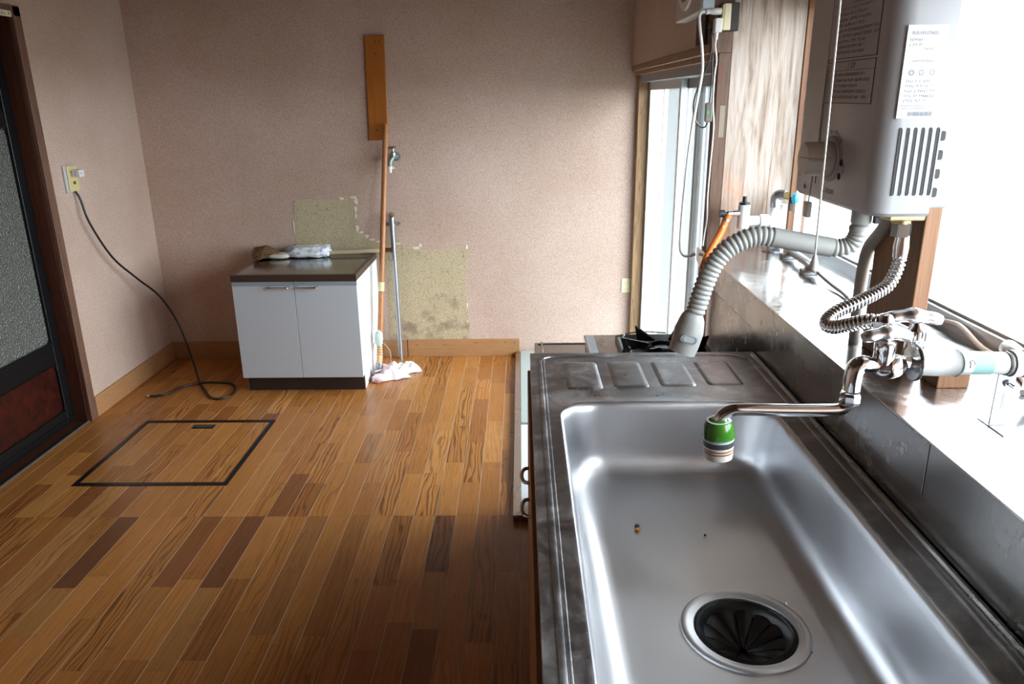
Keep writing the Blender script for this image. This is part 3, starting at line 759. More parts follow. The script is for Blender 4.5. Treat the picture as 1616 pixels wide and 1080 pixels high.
for k, yk in enumerate((2.05, 2.30)):
    kn = part('knob', G().lathe([(.02, 0), (.019, .015), (.0, .016)], (.209, yk, SZ + .04), (-1, 0, 0), 20), 'blackmetal', st, smooth=True)

# ================================================================== water heater
wh = thing('water_heater', (.63, 1.42, 1.307), 'silver grey gas water heater hanging above the ledge', 'water heater')
HX, HXB, HYN, HYF, HZ0, HZ1 = .572, .668, 1.252, 1.607, 1.307, 1.745
def hprof(inset=0, xoff=0):
    # plan outline of the case: bowed front with rounded near corner
    p = [(HXB, HYN)]
    p += [(HX + .034, HYN)]
    for k in range(1, 7):
        a = math.radians(90 * k / 6); p.append((HX + .034 - .034 * math.sin(a), HYN + .034 - .034 * math.cos(a)))
    p += [(HX, 1.50), (HX + .0015, 1.503), (HX + .001, HYF - .004), (HX + .003, HYF), (HXB, HYF)]
    return p
hp = hprof()
loops = []
for z, d in ((HZ0, .006), (HZ0 + .006, 0), (HZ1, 0)):
    loops.append([(min(HXB, x + d * (1 if x < .6 else 0)), y + (d if y < 1.3 else (-d if y > 1.58 else 0)), z) for x, y in hp])
part('case', G().loft(loops, True, True, True), 'heater', wh, smooth=True, angle=35)
part('back_plate', G().box(HXB, HXB + .0375, HYN + .016, HYF - .01, HZ0 + .012, HZ1), 'heatergrey', wh, bevel=.003)
part('front_groove', G().box(HX - .0006, HX + .002, 1.499, 1.5015, HZ0 + .03, HZ1), 'ink', wh)
for k in range(6):
    x = .6035 + k * .0118
    a = part('vent_slot', G().prism(rrect(x - .0022, x + .0022, 1.342, 1.449, .0021, 4), HYN - .0008, HYN + .001, 'xz'), 'ink', wh)
    part('slot_lip', G().box(x + .0024, x + .0040, HYN - .0016, HYN, 1.345, 1.446), 'heatergrey', a)
for z in (1.345, 1.375, 1.405, 1.435):
    part('side_slot', G().prism(rrect(HXB + .007, HXB + .016, z - .008, z + .008, .004, 4), HYN + .0150, HYN + .017, 'xz'), 'ink', wh)
# knob, ring, dial marks on the front
KY, KZ = 1.435, 1.388
kr = part('knob_ring', G().lathe([(.041, 0), (.041, .004), (.037, .006), (.034, .004)], (HX + .001, KY, KZ), (-1, 0, 0), 40), 'labelgrey', wh, smooth=True)
kn = part('knob', G().lathe([(.031, 0), (.0305, .028), (.0310, .042), (.028, .048), (.0, .049)], (HX - .004, KY, KZ), (-1, 0, 0), 36), 'offwhite', wh, smooth=True, label='white temperature knob')
part('grip_rib', G().box(HX - .055, HX - .012, KY - .0325, KY - .027, KZ - .003, KZ + .003).box(HX - .0545, HX - .050, KY - .029, KY + .010, KZ - .003, KZ + .003), 'whiteplastic', kn, bevel=.001)
g = G()
fx = HX - .0004
def ft(u_, v_): return (fx, KY - u_, KZ + v_)
for k in range(26):
    a = math.radians(108 - k * 4.2); big = k in (0, 8, 16)
    r0_, r1_, th = .045, (.053 if big else .051), (.0012 if big else .0005)
    c, s_ = math.cos(a), math.sin(a)
    g.add([ft(c * r0_ - s_ * th, s_ * r0_ + c * th), ft(c * r0_ + s_ * th, s_ * r0_ - c * th), ft(c * r1_ + s_ * th, s_ * r1_ - c * th), ft(c * r1_ - s_ * th, s_ * r1_ + c * th)], [(0, 1, 2, 3)])
part('dial_marks', g, 'ink', wh)
for (du, dz) in ((.047, -.004), (.043, -.028)):
    part('dial_circle', G().lathe([(.006, 0), (.006, .0006), (.0045, .0006), (.0045, 0)], (HX, KY - du, KZ + dz), (-1, 0, 0), 20), 'ink', wh)
part('dial_lettering', text_geo('湯温調節', .010, lambda a, b_: (fx, KY + .012 - a, KZ - .062 + b_)), 'ink', wh)
part('dial_lettering', text_geo('熱', .009, lambda a, b_: (fx, KY - .053 - a, KZ - .012 + b_)), 'ink', wh)
part('dial_lettering', text_geo('湯', .009, lambda a, b_: (fx, KY - .053 - a, KZ - .022 + b_)), 'ink', wh)
part('hanger_ring', G().lathe([(.0055, 0), (.0055, .001), (.004, .001), (.004, 0)], (HX, 1.462, 1.326), (-1, 0, 0), 16), 'ink', wh)
for (yy, zz, rr_) in ((1.585, 1.350, .007), (1.555, 1.325, .005)):
    part('small_mark', G().lathe([(rr_, 0), (rr_, .0006), (rr_ * .7, .0006), (rr_ * .7, 0)], (HX + .001, yy, zz), (-1, 0, .0), 14), 'labelgrey', wh)
part('maker_mark', text_geo('RV', .020, lambda a, b_: (HX + .0005, 1.572 - a, 1.415 + b_)), 'labelgrey', wh)
part('dark_slot', G().box(HX - .0005, HX + .001, 1.502, 1.506, 1.43, 1.485), 'ink', wh)
# warning labels on the front
rnd = random.Random(11)
def fl(a, b_): return (HX - .0010, 1.497 - a, b_)
for (z0, z1, heads) in ((1.560, 1.665, '⚠警告'), (1.485, 1.556, '⚠注意')):
    lb = part('warning_label', G().box(HX - .0006, HX, 1.300, 1.499, z0, z1), 'labelgrey', wh)
    part('border', G().box(HX - .0009, HX, 1.300, 1.301, z0, z1).box(HX - .0009, HX, 1.300, 1.499, z0, z0 + .001).box(HX - .0009, HX, 1.300, 1.499, z1 - .001, z1).box(HX - .0009, HX, 1.300, 1.499, z1 - .016, z1 - .0155), 'ink', lb)
    part('heading', text_geo(heads, .011, lambda a, b_: fl(.085 + a, z1 - .012 + b_)), 'ink', lb)
    part('print', rows_geo(fl, .022, .192, z0 + .006, z1 - .018, 9 if z1 > 1.6 else 5, rnd, .9, .0036), 'ink', lb)
    part('symbol', text_geo('!', .016, lambda a, b_: fl(.008 + a, z1 - .04 + b_)), 'ink', lb)
part('print', rows_geo(fl, .0, .18, 1.672, 1.73, 5, rnd, .9, .0036), 'ink', wh)
# rating label on the side
def sl(a, b_): return (.592 + a, HYN - .0010, b_)
lb = part('rating_label', G().box(.593, .655, HYN - .0006, HYN, 1.463, 1.600), 'labelwhite', wh)
part('model_lettering', text_geo('RUS-V51UTA(SL)', .0072, lambda a, b_: sl(.008 + a, 1.586 + b_), .8), 'inkpale', lb)
part('print', rows_geo(sl, .006, .030, 1.568, 1.582, 2, rnd, .9, .0025), 'inkpale', lb)
part('print', rows_geo(sl, .030, .048, 1.563, 1.568, 1, rnd, .9, .003), 'inkpale', lb)
part('print', rows_geo(sl, .014, .052, 1.545, 1.551, 1, rnd, .9, .0025), 'inkpale', lb)
for xx, s_ in ((.012, '◎'), (.028, 'Ω'), (.044, '○')):
    part('approval_mark', text_geo(s_, .011, lambda a, b_: sl(xx + a - .002, 1.527 + b_)), 'inkpale', lb)
part('print', rows_geo(sl, .008, .056, 1.486, 1.522, 5, rnd, .95, .0030), 'inkpale', lb)
part('print', rows_geo(sl, .004, .054, 1.476, 1.484, 2, rnd, .95, .0030), 'inkpale', lb)
gb = G(); xx = .018
while xx < .056:
    wd = rnd.choice([.0006, .0012]); a = [sl(xx, 1.4665), sl(xx + wd, 1.4665), sl(xx + wd, 1.473), sl(xx, 1.473)]; gb.add(a, [(0, 1, 2, 3)]); xx += wd + .0009
part('barcode', gb, 'inkpale', lb)
# underside fittings
part('outlet_nut', G().lathe([(.017, 0), (.017, -.022), (.015, -.026)], (.592, 1.325, HZ0 + .004), (0, 0, 1), 16), 'hosegrey', wh, smooth=True, angle=30)
part('inlet_block', G().box(.628, .690, 1.30, 1.36, HZ0 - .014, HZ0 + .01), 'brass', wh, bevel=.003)
part('inlet_collar', G().lathe([(.016, 0), (.016, -.012), (.013, -.014)], (.664, 1.33, HZ0 - .010), (0, 0, 1), 18), 'brass', wh, smooth=True)
part('drain_lug', G().box(.605, .612, 1.30, 1.31, HZ0 - .018, HZ0 + .005), 'ink', wh)
tg = part('pull_tag', G().box(.556, .566, 1.486, 1.508, 1.272, 1.302), 'offwhite', wh, bevel=.002, label='small beige pull tag')
part('tag_cord', G().tube([(.561, 1.497, 1.301), (.568, 1.498, 1.42), (.570, 1.499, 1.55)], .0007, 6).tube([(.561, 1.494, 1.301), (.568, 1.4925, 1.42), (.570, 1.492, 1.55)], .0007, 6), 'labelgrey', tg)
part('cord_clip', G().lathe([(.004, 0), (.004, .002)], (.560, 1.497, 1.3005), (0, 0, 1), 10), 'chrome', tg)

# mounting board behind the heater, block and pipework
solo('mounting_board', G().box(.706, .734, 1.330, 1.505, ZL, 1.799), 'board', 'tall brown wooden board standing on the ledge behind the water heater', 'board', bevel=.002)
solo('wood_block', G().box(.733, .790, 1.258, 1.318, ZL, ZL + .05), 'board', 'short wooden block on the ledge under the white pipe', 'block', bevel=.002)

# corrugated shower hose from the heater
def corrugated(path, r0_, pitch, depth, n=14, sub=4):
    rs = resample(catmull(path, 16), pitch / sub); out = []
    for i in range(len(rs)):
        ph = i % sub
        out.append(r0_ - (depth if ph == 0 else 0) - (depth * .25 if ph in (1, sub - 1) else 0))
    return G().tube(rs, out, n)
sh = thing('shower_hose', (.45, 1.34, 1.04), 'grey ribbed hose with shower head hanging from the water heater', 'hose')
part('ribbed_section', corrugated([(.590, 1.327, 1.283), (.592, 1.330, 1.268), (.586, 1.335, 1.250), (.570, 1.338, 1.2415), (.545, 1.341, 1.241)], .0165, .0088, .0030), 'hosegrey', sh, smooth=True, angle=80)
part('pipe_section', G().tube(catmull([(.553, 1.341, 1.241), (.50, 1.345, 1.250), (.449, 1.349, 1.2595)], 6), .0175, 18), 'hosegrey', sh, smooth=True)
part('ribbed_section', corrugated([(.455, 1.349, 1.2588), (.422, 1.350, 1.261), (.395, 1.350, 1.253), (.368, 1.350, 1.236), (.347, 1.350, 1.207), (.332, 1.350, 1.166), (.323, 1.350, 1.130), (.318, 1.350, 1.115)], .0180, .0092, .0032), 'hosegrey', sh, smooth=True, angle=80)
hd = part('shower_head', G().tube(catmull([(.319, 1.350, 1.118), (.316, 1.350, 1.108), (.311, 1.350, 1.085), (.305, 1.350, 1.060), (.300, 1.350, 1.0445)], 5), [.0170 + .0100 * min(1, (i / 10)) ** .9 if i < 10 else .0270 - .0002 * (i - 10) for i in range(21)], 24), 'hosegrey', sh, smooth=True)
a_ = Vector((-.011, 0, -.04)).normalized()
def btn(w_, h_, off):
    return [(.3055 + x * .9615 + z_ * .27, 1.350 - .0260 - off, 1.076 - x * .27 + z_ * .96) for x, z_ in rrect(-w_, w_, -h_, h_, h_ * .95, 5)]
part('switch_slot', G().loft([btn(.0155, .0075, -.004), btn(.0155, .0075, .0010)], True, False, True), 'cabrail', hd)
part('slide_switch', G().loft([btn(.0105, .0050, -.002), btn(.0105, .0050, .0022)], True, False, True), 'hosegrey', hd)

# metal flexible hose
fh = thing('flexible_hose', (.60, 1.24, 1.13), 'chrome ribbed flexible hose between water heater and tap', 'hose')
part('hex_nut', G().lathe([(.0165, 0), (.0165, .024), (.014, .027)], (.666, 1.330, 1.262), (0, 0, 1), 6), 'chromedull', fh)
part('sleeve', G().lathe([(.0125, 0), (.0135, .02), (.0115, .04)], (.671, 1.330, 1.224), (0, 0, 1), 18), 'chrome', fh, smooth=True)
part('ribbed_section', corrugated([(.671, 1.330, 1.232), (.670, 1.328, 1.212), (.650, 1.312, 1.180), (.618, 1.295, 1.166), (.585, 1.278, 1.157), (.545, 1.262, 1.146), (.522, 1.246, 1.136), (.514, 1.226, 1.131), (.519, 1.205, 1.134), (.530, 1.176, 1.147), (.544, 1.150, 1.160), (.556, 1.136, 1.163)], .0122, .0080, .0038), 'chrome', fh, smooth=True, angle=80)
part('end_nut', G().lathe([(.013, 0), (.013, .018)], (.552, 1.140, 1.160), (.75, -.62, .1), 6), 'chrome', fh)

# tap
FY = 1.09
fc = thing('faucet', (.55, FY, 1.03), 'old chrome wall tap with two blue capped handles and swivel spout', 'faucet')
part('body', G().tube(catmull([(.592, FY, 1.112), (.575, FY, 1.110), (.548, FY, 1.105), (.520, FY, 1.110), (.508, FY, 1.103), (.505, FY, 1.085), (.505, FY, 1.068)], 6), [.0125] * 6 + [.0145, .017, .0185, .019, .0195, .019] + [.017, .015, .013, .0125, .0125, .013] + [.0135] * 19, 20), 'chrome', fc, smooth=True, angle=60)
part('flange', G().lathe([(.013, 0), (.027, .003), (.029, .006), (.029, .008), (.014, .008)], (.588, FY, 1.112), (1, 0, 0), 32), 'chromedull', fc, smooth=True)
part('neck', G().lathe([(.0155, 0), (.0145, .018), (.0155, .020), (.0155, .032), (.010, .036)], (.548, FY, 1.112), (0, 0, 1), 20), 'chrome', fc, smooth=True, angle=35)
part('swivel_nut', G().lathe([(.0155, 0), (.016, .004), (.016, .014), (.0135, .018)], (.505, FY, 1.046), (0, 0, 1), 8), 'chrome', fc, smooth=True, angle=25)
part('spout', G().tube(catmull([(.505, FY, 1.052), (.503, FY, 1.044), (.494, FY, 1.0365), (.478, FY, 1.0345), (.42, FY, 1.0345), (.345, FY, 1.0365), (.325, FY, 1.035), (.312, FY, 1.027), (.306, FY, 1.016)], 7), .0098, 16), 'chrome', fc, smooth=True)
def cross_handle(cx, cy, cz, L0, ang, name='handle'):
    g = G(); ca, sa = math.cos(ang), math.sin(ang)
    pts = []
    for t in range(-6, 7):
        q_ = t / 6; pts.append((cx + ca * q_ * L0, cy + sa * q_ * L0, cz + .004 * math.cos(q_ * 1.5) - .003 * abs(q_)))
    rs = [.0085, .0110, .0115, .0110, .0110, .0130, .0150, .0130, .0110, .0110, .0115, .0110, .0085]
    g.tube(pts, rs, 16, True, .85)
    h = part(name, g, 'chromehandle', fc, smooth=True, label='chrome lever handle')
    part('cap', G().lathe([(.0085, 0), (.0085, .003), (.006, .0045), (.0, .0048)], (cx, cy, cz + .010), (0, 0, 1), 18), 'blue', h, smooth=True, label='blue index cap')
cross_handle(.548, FY, 1.155, .036, math.radians(4))
part('valve_body', G().lathe([(.013, 0), (.0155, .012), (.014, .034), (.0155, .036), (.0155, .052), (.009, .058), (.007, .064)], (.611, 1.128, 1.100), (0, 0, 1), 18), 'chrome', fc, smooth=True, angle=35)
part('valve_pipe', G().tube([(.625, 1.095, 1.112), (.612, 1.128, 1.112)], .012, 14).tube([(.611, 1.128, 1.14), (.585, 1.135, 1.152), (.560, 1.134, 1.160)], .009, 12), 'chrome', fc, smooth=True)
part('union_ball', G().lathe([(.001, -.013), (.009, -.010), (.013, 0), (.009, .010), (.001, .013)], (.563, 1.130, 1.166), (0, 0, 1), 18), 'chrome', fc, smooth=True)
cross_handle(.604, 1.130, 1.171, .041, math.radians(-8))
fl_ = part('filter', G().lathe([(.0110, .004), (.0195, 0), (.0225, -.007), (.0245, -.018), (.0250, -.026)], (.3065, FY, 1.018), (-.06, 0, .998), 28, False), M('green_filter_plastic', (.055, .22, .02), .12), fc, smooth=True, label='green topped clear water filter')
ax = (-.06, 0, .998)
part('top_disc', G().lathe([(.0085, .003), (.0190, .0012)], (.3065, FY, 1.018), ax, 24), 'labelwhite', fl_)
for (r0_, t0, t1, m_) in ((.0248, -.026, -.0285, 'teal'), (.0240, -.0285, -.0310, 'offwhite'), (.0238, -.0310, -.0400, 'ink'), (.0235, -.0400, -.0440, 'offwhite'), (.0232, -.0440, -.0465, 'rustband'), (.0230, -.0465, -.0490, 'offwhite'), (.0228, -.0490, -.0515, 'rustband')):
    part('band', G().lathe([(r0_, t0), (r0_ - .0003, t1)], (.3065, FY, 1.018), ax, 28, False), m_, fl_, smooth=True)
part('clear_cup', G().lathe([(.0226, -.0515), (.0215, -.062), (.0170, -.065), (.0, -.065)], (.3065, FY, 1.018), ax, 28, False), 'offwhite', fl_, smooth=True)

# pipe feeding the tap, bracket
wp = thing('water_pipe', (.68, FY, 1.09), 'white wrapped water pipe with teal label behind the tap', 'pipe')
part('wrapped_pipe', G().lathe([(.0195, 0), (.0205, .03), (.0200, .058), (.0215, .060)], (.597, FY, 1.112), (1, 0, -.02), 24), 'pvc', wp, smooth=True)
part('pipe_gap', G().lathe([(.0165, 0), (.0165, .006)], (.657, FY, 1.1108), (1, 0, -.02), 24), 'ink', wp, smooth=True)
lb = part('label_sleeve', G().lathe([(.0178, 0), (.0178, .045)], (.662, FY, 1.1107), (1, 0, -.02), 24), 'teal', wp, smooth=True)
part('label_white', G().lathe([(.01785, 0), (.01785, .014)], (.663, FY, 1.1107), (1, 0, -.02), 24, False), 'labelwhite', lb, smooth=True)
def pw(a, b_):   # wrap flat print on the pipe surface, seen from -Y
    th = b_ / .0181; return (.662 + a, FY - .0181 * math.cos(th), 1.1102 + .0181 * math.sin(th))
gm = G()
for k in range(6): gm.add([pw(.007, .0025 + .0016 * k - .004), pw(.0085, .0025 + .0016 * k - .004), pw(.0085, .0025 + .0016 * (k + 1) - .004), pw(.007, .0025 + .0016 * (k + 1) - .004)], [(0, 1, 2, 3)])
for k in range(8):
    a0, a1 = math.radians(-60 + 30 * k), math.radians(-60 + 30 * (k + 1))
    gm.add([pw(.0105 + .0035 * math.cos(a0) , .006 + .0035 * math.sin(a0)), pw(.0105 + .0046 * math.cos(a0), .006 + .0046 * math.sin(a0)), pw(.0105 + .0046 * math.cos(a1), .006 + .0046 * math.sin(a1)), pw(.0105 + .0035 * math.cos(a1), .006 + .0035 * math.sin(a1))], [(0, 1, 2, 3)])
part('label_mark', gm, 'ink', lb)
part('pipe_end', G().lathe([(.0172, 0), (.0172, .030)], (.707, FY, 1.110), (1, 0, -.02), 24), 'pvc', wp, smooth=True)
part('rubber_ring', G().lathe([(.0185, 0), (.0185, .003)], (.731, FY, 1.1095), (1, 0, -.02), 24), 'rubber', wp, smooth=True)
part('tee_fitting', G().lathe([(.0175, 0), (.0175, .022), (.021, .024), (.021, .055)], (.735, FY, 1.1094), (1, 0, -.02), 24).tube([(.775, FY, 1.109), (.775, FY + .05, 1.108), (.80, FY + .10, 1.10), (.86, FY + .12, 1.06), (.90, FY + .12, 1.0)], .014, 14), 'pvc', wp, smooth=True)
pk = thing('pipe_bracket', (.743, FY, ZL), 'thin galvanised bracket holding the white pipe above the ledge', 'bracket')
part('upright', G().box(.730, .758, 1.0960, 1.0985, ZL + .0015, 1.10), 'galv', pk, bevel=.0005)
part('upright_slot', G().box(.742, .747, 1.0956, 1.0960, 1.032, 1.060), 'labelgrey', pk)
part('foot', G().prism([(.729, 1.056), (.757, 1.056), (.757, 1.10), (.746, 1.125), (.729, 1.125)], ZL, ZL + .0015), 'galv', pk)
part('clamp', G().lathe([(.0205, 0), (.0205, .014)], (.739, FY, 1.1093), (1, 0, -.02), 24), 'galv', pk, smooth=True)
part('bolt', G().lathe([(.006, 0), (.006, .004), (.003, .004), (.003, .016)], (.745, 1.096, 1.075), (.2, -1, -.1), 8), 'chromedull', pk)

# gas pipe, cock and orange hose at the far end of the ledge
gp = thing('gas_pipe', (.85, 2.52, ZL), 'grey gas standpipe with elbow at the far end of the ledge', 'pipe')
part('base_flange', G().lathe([(.030, 0), (.030, .004), (.018, .006)], (.838, 2.52, ZL), (0, 0, 1), 24), 'galv', gp, smooth=True)
part('standpipe', G().tube([(.838, 2.52, ZL), (.838, 2.52, 1.10), (.838, 2.52, 1.165), (.842, 2.52, 1.180), (.852, 2.52, 1.186)], .0145, 16), 'pvc', gp, smooth=True)
part('elbow', G().tube(catmull([(.838, 2.52, 1.150), (.838, 2.52, 1.178), (.846, 2.515, 1.190), (.862, 2.505, 1.190)], 5), .0165, 16), 'galv', gp, smooth=True)
part('return_pipe', G().tube([(.872, 2.545, ZL), (.872, 2.545, 1.155)], .014, 14), 'pvc', gp, smooth=True)
part('brass_union', G().lathe([(.014, 0), (.014, .016)], (.858, 2.505, 1.188), (1, -.3, -.1), 12), 'brass', gp)
part('valve_stem', G().box(.876, .889, 2.494, 2.502, 1.140, 1.185), 'rubber', gp, bevel=.002)
part('valve_cap', G().lathe([(.010, 0), (.017, .004), (.017, .016), (.011, .022), (0, .023)], (.882, 2.494, 1.182), (.75, -.6, 0), 18), 'blue', gp, smooth=True, label='pale blue valve cap')
gc = thing('gas_cock', (.74, 2.5, 1.08), 'white gas cock with black knobs beside the weathered board', 'valve')
part('body', G().lathe([(.019, 0), (.019, .075), (.015, .077)], (.731, 2.50, 1.085), (0, 0, 1), 20).tube([(.735, 2.50, 1.108), (.815, 2.505, 1.108)], .0165, 16), 'whiteplastic', gc, smooth=True)
part('joint', G().lathe([(.0205, 0), (.0205, .028)], (.785, 2.503, 1.108), (1, 0, 0), 20), 'pvc', gc, smooth=True, label='white threaded joint')
part('knob', G().lathe([(.017, 0), (.017, .008), (.008, .010), (.007, .028)], (.731, 2.50, 1.160), (0, 0, 1), 14), 'rubber', gc, smooth=True)
part('hose_nipple', G().lathe([(.012, 0), (.012, .018), (.009, .019), (.010, .036)], (.715, 2.498, 1.135), (-1, 0, -.05), 14), 'chrome', gc, smooth=True)
part('knob', G().lathe([(.006, 0), (.006, .014), (.0125, .016), (.0125, .03)], (.682, 2.497, 1.132), (-1, 0, .05), 12), 'rubber', gc, smooth=True)
gh = thing('gas_hose', (.63, 2.45, .70), 'orange rubber gas hose hanging down behind the stove', 'hose')
part('hose', G().tube(catmull([(.682, 2.495, 1.128), (.672, 2.493, 1.108), (.655, 2.485, 1.070), (.630, 2.47, 1.030), (.605, 2.455, .985), (.594, 2.45, .93), (.592, 2.45, .85), (.594, 2.45, .76), (.592, 2.44, .70), (.57, 2.42, .69)], 6), .0115, 12), 'orangehose', gh, smooth=True)
part('clip', G().lathe([(.0135, -.004), (.0135, .004)], (.674, 2.4935, 1.113), (.35, .05, 1), 14, False), 'galv', gh, smooth=True)
part('clip_ear', G().tube([(.668, 2.486, 1.105), (.660, 2.478, 1.090), (.667, 2.482, 1.092)], .0018, 6), 'galv', gh)

lp = thing('ledge_pipe', (.85, 2.2, ZL), 'grey conduit clipped along the window ledge', 'pipe')
part('conduit', G().tube(catmull([(.872, 2.52, ZL + .022), (.868, 2.46, ZL + .026), (.858, 2.36, ZL + .024), (.846, 2.20, ZL + .024), (.838, 2.10, ZL + .024)], 6), .0125, 14), 'galv', lp, smooth=True)
for yy, xx in ((2.40, .861), (2.17, .844)):
    part('clip', G().box(xx - .030, xx + .016, yy - .014, yy + .014, ZL, ZL + .016).box(xx - .018, xx - .013, yy - .010, yy + .010, ZL + .016, ZL + .036), 'whiteplastic', lp, bevel=.002)
    part('collar', G().lathe([(.0150, 0), (.0150, .035)], (xx + .001, yy + .018, ZL + .0245), (-.06, -1, 0), 16), 'pvc', lp, smooth=True)
part('thin_cable', G().tube(catmull([(.838, 2.10, ZL + .018), (.836, 2.0, ZL + .010), (.832, 1.90, ZL + .007), (.815, 1.80, ZL + .006), (.79, 1.70, ZL + .006), (.76, 1.60, ZL + .006), (.748, 1.54, ZL + .006)], 6), .0055, 10), 'labelgrey', lp, smooth=True)
dp = solo('drain_tube', G().tube(catmull([(.700, 1.46, 1.312), (.700, 1.46, 1.26), (.7005, 1.52, 1.20), (.702, 1.535, 1.12), (.703, 1.535, 1.05), (.705, 1.535, ZL)], 6), .0125, 14), 'hosegrey', 'grey tube dropping from the water heater to the ledge', 'tube', smooth=True)
solo('sill_wire', G().tube(catmull([(.933, 1.85, ZL + .006), (.928, 1.70, ZL + .006), (.940, 1.60, ZL + .020), (.937, 1.55, ZL + .022), (.930, 1.47, ZL + .008), (.925, 1.40, ZL + .006), (.90, 1.28, ZL + .006), (.86, 1.22, ZL + .006)], 8), .0055, 10), 'white_cable', 'cream wavy cable lying along the window sill', 'cable', smooth=True)
pc = thing('pull_cord', (.47, 1.2, 1.23), 'thin white pull cord with bell shaped end hanging before the heater', 'cord')
part('string', G().tube([(.4700, 1.2, 1.250), (.4650, 1.2, 1.64), (.4590, 1.2, 2.349)], .0016, 6), 'white_cable', pc)
part('bell', G().lathe([(.0065, 0), (.0062, .012), (.0035, .021), (.0015, .026)], (.4703, 1.2, 1.232), (0, 0, 1), 14), 'whiteplastic', pc, smooth=True)

# ================================================================== outlets, plugs and cords on the door post
ob = thing('post_outlet', (.655, 2.60, 1.695), 'yellowed wall socket on the dark door post', 'outlet')
part('back_box', G().box(.648, .690, 2.578, 2.601, 1.695, 1.778), 'fandark', ob, bevel=.002)
part('socket_plate', G().box(.640, .6625, 2.572, 2.600, 1.697, 1.775), 'creampale', ob, bevel=.003)
part('plate_edge', G().box(.636, .6405, 2.574, 2.598, 1.700, 1.772), 'cream', ob, bevel=.001)
wc = thing('white_power_cord', (.58, 2.59, .98), 'thick white power cord with plug hanging in front of the glass door', 'cord')
part('plug', G().lathe([(.0085, 0), (.0105, .004), (.010, .030), (.0075, .036), (.0090, .048), (.005, .052)], (.636, 2.585, 1.753), (-1, 0, 0), 16), 'whiteplastic', wc, smooth=True)
part('cable', G().tube(catmull([(.588, 2.585, 1.753), (.572, 2.586, 1.752), (.567, 2.588, 1.738), (.572, 2.59, 1.70), (.582, 2.595, 1.65), (.589, 2.60, 1.58), (.580, 2.60, 1.50), (.570, 2.60, 1.42), (.560, 2.60, 1.31), (.555, 2.60, 1.20), (.551, 2.60, 1.10), (.550, 2.60, 1.02), (.556, 2.60, .985), (.572, 2.60, .972), (.590, 2.600, .974), (.604, 2.600, .980)], 6), .0052, 10), 'white_cable', wc, smooth=True)
ac = thing('adapter_cord', (.64, 2.59, 1.1), 'white boxy plug with thin white lead running down the post', 'cord')
part('plug', G().box(.612, .634, 2.560, 2.590, 1.690, 1.732), 'whiteplastic', ac, bevel=.003)
part('strain_relief', G().lathe([(.0062, 0), (.0045, -.020)], (.621, 2.575, 1.690), (0, 0, 1), 12), 'whiteplastic', ac, smooth=True)
part('cable', G().tube(catmull([(.621, 2.575, 1.675), (.620, 2.576, 1.65), (.628, 2.58, 1.61), (.626, 2.585, 1.56), (.628, 2.59, 1.48), (.636, 2.592, 1.40), (.634, 2.594, 1.28), (.632, 2.594, 1.18), (.634, 2.592, 1.10), (.628, 2.588, 1.05), (.622, 2.575, 1.012)], 6), .0028, 8), 'white_cable', ac, smooth=True)
bk = thing('black_switch_cord', (.60, 2.61, 1.4), 'black looped lead with a small inline switch beside the post', 'cord')
part('cable', G().tube(catmull([(.606, 2.60, 1.715), (.615, 2.60, 1.66), (.608, 2.605, 1.60), (.585, 2.61, 1.54), (.570, 2.61, 1.48), (.576, 2.61, 1.43), (.595, 2.61, 1.405), (.612, 2.61, 1.403), (.619, 2.61, 1.42)], 6), .0025, 8).tube(catmull([(.622, 2.61, 1.475), (.624, 2.61, 1.55), (.622, 2.61, 1.62), (.620, 2.605, 1.70)], 6), .0025, 8), 'black_cable', bk, smooth=True)
sw = part('inline_switch', G().box(.608, .632, 2.600, 2.618, 1.418, 1.480), M('grey_green_switch', (.20, .19, .14), .5), bk, bevel=.005)
part('switch_light', G().box(.612, .620, 2.5985, 2.601, 1.445, 1.455), M('green_lamp', (.02, .30, .14), .3), sw)
part('plug', G().box(.600, .612, 2.595, 2.612, 1.705, 1.722), 'black_cable', bk, bevel=.002)
vf = thing('exhaust_fan', (.57, 2.55, 1.73), 'white boxed exhaust fan with dark round opening high on the wall', 'fan')
FX0, FX1, FYN, FYF, FZ0, FZ1 = .520, XR - .002, 2.36, 2.73, 1.729, 2.05
FYN = 2.672; FYF = 3.06
sc_ = 2.672 / 2.36
FX0 = .52 * 1.10; FZ0 = 1.5 + .229 * 1.115
FYN, FYF = 2.600, 3.005
part('housing', G().box(FX0, FX1, FYN, FYF, FZ0, FZ0 + .34), 'fanbox', vf, bevel=.004)
part('fan_ring', G().lathe([(.145, 0), (.145, .008), (.120, .010), (.112, 0)], (FX0, (FYN + FYF) / 2 + .02, FZ0 + .17), (-1, 0, 0), 40), 'offwhite', vf, smooth=True)
part('dark_opening', G().lathe([(.113, 0), (.113, .003)], (FX0, (FYN + FYF) / 2 + .02, FZ0 + .17), (-1, 0, 0), 40), 'fandark', vf)
part('side_cover', G().box(FX0 + .004, FX1, FYN - .004, FYN, FZ0 + .006, FZ0 + .335), 'heatergrey', vf, bevel=.002)

